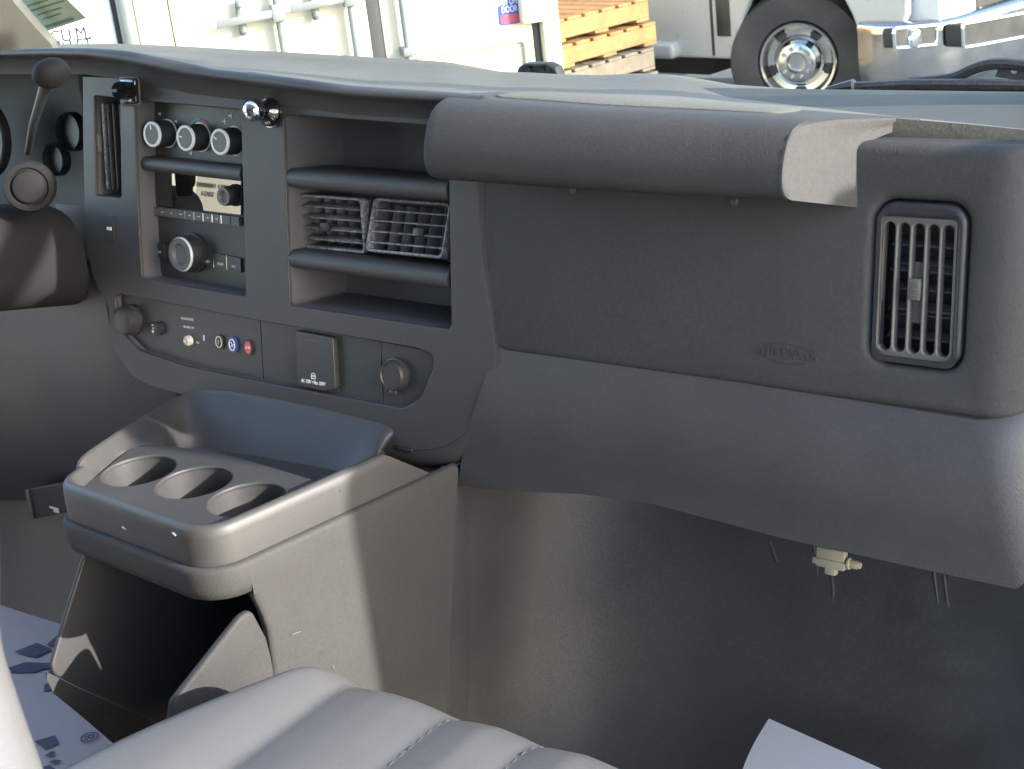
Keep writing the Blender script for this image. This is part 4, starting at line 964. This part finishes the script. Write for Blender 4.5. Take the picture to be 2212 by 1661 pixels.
db = plate('door_decal', rpoly(sq, .01), BLUES, ct, thick=.003, bevel=0, mtx=CM, front=.003)
for (x, y, s, sz, m) in ((1100, 4, 'EASY OPEN', .035, WHP), (1100, 20, 'DOOR', .040, WHP)):
    p = cuv(x, y); obj('decal_print', text_mesh(s, sz, CM @ Matrix.Translation((p.x, p.y, .0035)), font_scale=(.65, 1)), m, db, 0)
p = cuv(1102, 40); obj('decal_patch', plate_mesh(rpoly([(-.045, -.02), (.045, -.02), (.045, .02), (-.045, .02)], .006), (), .001, 0, CM @ Matrix.Translation((p.x, p.y, 0)), .004), flat('decal_red', (.45, .06, .10)), db)
# neighbouring container at the left, with its capacity marking
c2 = thing('shipping_container', 'white shipping container marked CU.M. behind a dark gap', 'container')
x2 = cu(250)
obj('container_box', bbox((2.3, z1-z0, 6.0), .012, 2, CM @ Matrix.Translation((x2-1.15, (z0+z1)/2, -3.02))), VANW, c2)
obj('gap_shade_strip', fbox(cu(247), cu(262), z0, z1, -.10, -.03, .004, mtx=CM), GASK, c2)  # dark strip standing in for the shaded gap between the containers
obj('side_pole', lathe([(.035, z0), (.035, z1)], CM @ Matrix.Translation((cu(278, 60, .02), 0, .02)) @ Matrix.Rotation(R(-90), 4, 'X'), 16), GALV, c2)
INK = flat('stencil_ink', (.012, .013, .013))
p = cuv(152, 76, -.02); obj('stencil_text', text_mesh('CU.M.', .075, CM @ Matrix.Translation((p.x, p.y, -.017)) @ Matrix.Rotation(R(0), 4, 'Z'), font_scale=(.85, 1)), INK, c2, 0)
p = cuv(160, 101, -.02); obj('stencil_text', text_mesh('CU.FT.', .075, CM @ Matrix.Translation((p.x, p.y, -.017)), font_scale=(.85, 1)), INK, c2, 0)

# ================================================================== PALLETS
PD = Vector((math.sin(R(10)), math.cos(R(10)), 0)); PE = Vector((PD.y, -PD.x, 0))   # long edge seen, other edge
base = dp(1205, 160, 8.6); 
def pallet(i, m, dx, label):
    t = thing('wooden_pallet', label, 'pallet', group=None)
    zb = GZ+.004+i*.142+.0
    PM = Matrix((PD, -PE, Vector((0, 0, 1)))).transposed().to_4x4(); PM.translation = Vector((PO.x, PO.y, zb))+PD*dx
    Lp, Wp = .80, 1.0
    for y in (0.02, Wp/2, Wp-.02): obj('stringer', bbox((Lp, .04, .09), .004, 1, PM @ Matrix.Translation((Lp/2, y, .018+.045))), m, t)
    for k in range(6): obj('top_board', bbox((.11, Wp, .018), .003, 1, PM @ Matrix.Translation((.055+k*(Lp-.11)/5, Wp/2, .117+.0005))), m, t)
    for k in range(3): obj('bottom_board', bbox((.11, Wp, .018), .003, 1, PM @ Matrix.Translation((.055+k*(Lp-.11)/2, Wp/2, .009))), m, t)
    return t
PO = Vector((base.x, base.y, 0))
pl_lab = ['grey weathered pallet lying on the ground, lowest of its stack', 'grey weathered pallet second from the bottom of its stack', 'grey weathered pallet third up in its stack, under brown pallets', 'grey weathered pallet directly under the orange brown pallets', 'orange brown pallet just below the topmost one, beside container', 'orange brown pallet topmost of its stack']
for i in range(6): pallet(i, WOODG if i < 4 else WOOD, (0, -.03, .02, 0, .03, -.02)[i], pl_lab[i])

# ================================================================== PICKUP TRUCK
tr = thing('pickup_truck', 'silver grey pickup truck with chrome bumper and steel wheel', 'truck')
WC = dp(1725, 132, 9.2); TA = Vector((.989, -.148, 0)).normalized(); TS = Vector((-.148, -.989, 0)).normalized()
TM = Matrix((TA, Vector((0, 0, 1)), TS)).transposed().to_4x4()     # handedness fixed below
TM = Matrix((TA, Vector((0, 0, 1)), TA.cross(Vector((0, 0, 1))))).transposed().to_4x4(); TM.translation = WC+TS*.14
if (TM.to_3x3() @ Vector((0, 0, 1))).dot(TS) < 0: TS = -TS
def tuv(px, py, w=0.0):
    o = TM.translation+TS*w; p = hit(px, py, o, TS)-TM.translation; return Vector((p.dot(TA), p.z))
rk = tuv(1450, 124).y
ar = .50
axl, axr = tuv(1592, 80).x, tuv(1858, 30).x; acx = (axl+axr)/2; arx = (axr-axl)/2
arch = [Vector((acx+arx*math.cos(R(a)), .04+ar*math.sin(R(a)))) for a in range(190, -10, -10)]
side = [Vector((-4.2, rk)), Vector((axl-.06, rk)), Vector((axl-.01, rk+.03))]+arch+[Vector((axr+.05, .02)), Vector((axr+.2, .10)), Vector((.80, .30)), Vector((.80, .62)), Vector((-.55, .75)), Vector((-1.2, 1.32)), Vector((-3.0, 1.32)), Vector((-3.1, .72)), Vector((-4.2, .70))]
obj('body_side', plate_mesh(side, [rpoly([(-1.22, .76), (-.80, .76), (-1.30, 1.24), (-1.90, 1.24), (-1.90, .76)], .04)], .06, .02, TM, 0, 3), TRUCKP, tr)
obj('body_shell', prism([Vector((-4.2, rk+.1)), Vector((-.58, rk+.1)), Vector((-.58, .55)), Vector((.58, .55)), Vector((.70, .2)), Vector((.78, .25)), Vector((.78, .60)), Vector((-.55, .73)), Vector((-1.2, 1.30)), Vector((-3.0, 1.30)), Vector((-3.1, .70)), Vector((-4.2, .68))], -1.9, -.065, TM), TRUCKP, tr)
obj('wheel_well', prism([Vector((-.56, -.1)), Vector((-.56, .54)), Vector((.6, .54)), Vector((.6, -.1))], -.9, -.5, TM), RUB, tr)
dx_ = tuv(1536, 20).x
obj('door_seam', fbox(dx_-.01, dx_+.01, rk+.02, .74, -.004, .002, mtx=TM), RUB, tr)
obj('rocker_step', bbox((2.4, .10, .10), .03, 3, TM @ Matrix.Translation((-1.95, rk+.05, .03))), TRUCKP, tr)
obj('under_sill', prism([Vector((-3.2, rk-.14)), Vector((-.7, rk-.14)), Vector((-.62, rk-.005)), Vector((-3.2, rk-.005))], -.6, -.2, TM), RUB, tr)
obj('side_vent', fbox(tuv(1546, 5).x, tuv(1575, 5).x, .16, .42, -.002, .006, .002, mtx=TM), RUB, tr)
# front wheel, steered towards the camera
tocam = (C-WC); tocam.z = 0; tocam.normalize(); wa = (TS*.35+tocam*.65).normalized(); WMX = axis_m(WC, wa)
wh = obj('tyre', lathe([(.25, -.24), (.38, -.24), (.405, -.20), (.41, -.10), (.405, -.02), (.385, .02), (.33, .03), (.235, .02), (.225, -.02), (.22, -.10)], WMX, 56), TYRE, tr)
rim = obj('wheel_rim', lathe([(.225, -.12), (.225, .018), (.218, .026), (.205, .022), (.195, -.01), (.185, -.03), (.150, -.035), (.128, -.02), (.118, .02), (.110, .055), (.095, .062), (.060, .064), (.052, .055), (.050, .02), (.02, .018)], WMX, 56), CHRW, tr)
for k in range(5):
    a = R(18+72*k); obj('hand_hole', prism(rpoly([(-.030, -.017), (.030, -.017), (.034, .017), (-.034, .017)], .014), -.004, .004, WMX @ Matrix.Rotation(a, 4, 'Z') @ Matrix.Translation((0, .168, -.028))), RUB, rim)
for k in range(10):
    a = R(36*k); obj('lug_nut', lathe([(.011, 0), (.011, .016), (.006, .022)], WMX @ Matrix.Rotation(a, 4, 'Z') @ Matrix.Translation((0, .085, .060)), 10), CHR, rim)
# chrome front bumper wrapping the corner, with lamp recess
def bump():
    path = [(.52, .0), (.62, .03), (.70, .03), (.80, .02), (.90, -.04), (.97, -.14), (1.00, -.30), (1.03, -.60), (1.05, -.95), (1.03, -1.30), (1.0, -1.6), (.90, -1.86)]
    path = smooth_line(path, 4); sec = [(.085, -.02), (.08, .015), (.055, .035), (.02, .030), (-.10, .03), (-.20, .024), (-.255, .005), (-.26, -.02)]
    rows = []
    for i, p in enumerate(path):
        t = (path[min(i+1, len(path)-1)]-path[max(i-1, 0)]).normalized(); nn = Vector((-t.y, t.x)) if (-t.y) > 0 else Vector((-t.y, t.x))
        nn = Vector((-t.y, t.x)); 
        if nn.dot(Vector((1, .4))) < 0: nn = -nn
        rows.append([TM @ Vector((p.x+nn.x*d, .175+h*1.0, p.y+nn.y*d)) for h, d in sec])
    return rows
bmp = obj('front_bumper', mods(loft(bump()), ('SOLIDIFY', dict(thickness=.02))), CHRW, tr, 50)
def fplane(px, py, off_=.0):   # front plane of the bumper
    o = TM @ Vector((1.035+off_, 0, -.5)); return hit(px, py, o, TA)
TMi = TM.inverted()
for (q4, nm) in (([(1925, 62), (2018, 54), (2018, 96), (1928, 104)], 'lamp_recess'), ([(2060, 52), (2240, 20), (2240, 70), (2100, 96), (2062, 102)], 'air_intake')):
    pts = [TMi @ fplane(x, y) for x, y in q4]; FMX = TM @ Matrix(((0, 0, 1, 1.035), (0, 1, 0, 0), (-1, 0, 0, 0), (0, 0, 0, 1)))
    fo_ = .012 if nm == 'lamp_recess' else .050
    o = obj(nm, prism(rpoly([(-p.z, p.y) for p in pts], .02), -.05, fo_, FMX), RUB, bmp)
    ringp = rpoly([(-p.z, p.y) for p in pts], .02)
    obj('recess_frame', tube([FMX @ Vector((p.x, p.y, fo_)) for p in ringp+ringp[:1]], .010, 6), CHR, bmp)
pm = TMi @ fplane(1968, 82); obj('fog_lamp', lathe([(.05, 0), (.045, .02), (.02, .03)], FMX @ Matrix.Translation((-pm.z, pm.y, .013)), 20), CHR, bmp)
obj('grille', prism([Vector((.80, .16)), Vector((.95, .16)), Vector((.95, .62)), Vector((.80, .62))], -1.75, -.45, TM), RUB, tr)
for k in range(3): obj('grille_bar', prism([Vector((.955, .20+.14*k)), Vector((.98, .20+.14*k)), Vector((.98, .26+.14*k)), Vector((.955, .26+.14*k))], -1.74, -.46, TM), CHRW, tr)
obj('headlamp', prism(rpoly([Vector((.70, .18)), Vector((.96, .18)), Vector((.93, .50)), Vector((.72, .50))], .03), -.44, -.07, TM), SIL, tr)
obj('air_dam', prism([Vector((.70, -.36)), Vector((.98, -.36)), Vector((1.0, -.18)), Vector((.66, -.18))], -1.8, -.12, TM), RUB, tr)

# ================================================================== CONTAINER BESIDE THE VAN (seen mirrored in the radio display)
def refl(px, py):
    p = fh(px, py, RW+.0022); d = (p-C).normalized(); return p, d-FN*(2*d.dot(FN))
pc, rc_ = refl(440, 415); h_ = Vector((rc_.x, rc_.y, 0)).normalized(); far_ = pc+rc_*(21/Vector((rc_.x, rc_.y, 0)).length)
KN = -h_; KT = Vector((0, 0, 1)).cross(KN); KM2 = Matrix((KT, Vector((0, 0, 1)), KN)).transposed().to_4x4(); KM2.translation = far_
def kuv(px, py):
    p, r = refl(px, py); q = p+r*((far_-p).dot(KN)/r.dot(KN))-far_; return Vector((q.dot(KT), q.z))
e0_ = kuv(424, 415).x; e1_ = kuv(540, 415).x; e1_ = e0_+math.copysign(2.4, e1_-e0_); lo, hi = sorted((e0_, e1_))
sc_ = thing('shipping_container', 'pale container beside the van, mirrored in the radio display', 'container')
obj('container_box', bbox((hi-lo, 2.6, 5.0), .02, 2, KM2 @ Matrix.Translation(((lo+hi)/2, GZ-far_.z+1.3, -2.5))), CREAM, sc_)
t1, t2 = kuv(461, 402), kuv(448, 419)
obj('stencil_text', text_mesh('HCU 1000095', abs(kuv(440, 415).x-kuv(500, 415).x)*.215, KM2 @ Matrix.Translation((t1.x, t1.y, .012)), bold=.035), INK, sc_, 0)
obj('stencil_text', text_mesh('22G1', abs(kuv(440, 415).x-kuv(500, 415).x)*.215, KM2 @ Matrix.Translation((t2.x, t2.y, .012)), bold=.035), INK, sc_, 0)
# ================================================================== WEAR MARKS
SCUF = mat('scuff_mark', (.16, .16, .155), .7)
def scuff(pts, r, par): obj('scuff', tube([Vector(p) for p in pts], r, 5), SCUF, par)
scuff([fh(1427, 337, .0655), fh(1432, 347, .0665), fh(1465, 348, .067), fh(1500, 352, .0675)], .0005, dash)
for (x, y) in ((268, 1141), (376, 1154)):
    p = yp(x, y, -.352 if x > 300 else -.345); scuff([p+Vector((-.002, 0, .001)), p+Vector((.002, 0, -.001))], .0012, con)
for a_, b_ in (((720, 1437), (722, 1445)), ((632, 1370), (650, 1364))):
    scuff([qp(*a_, .0106), qp(*b_, .0106)], .0003, con)
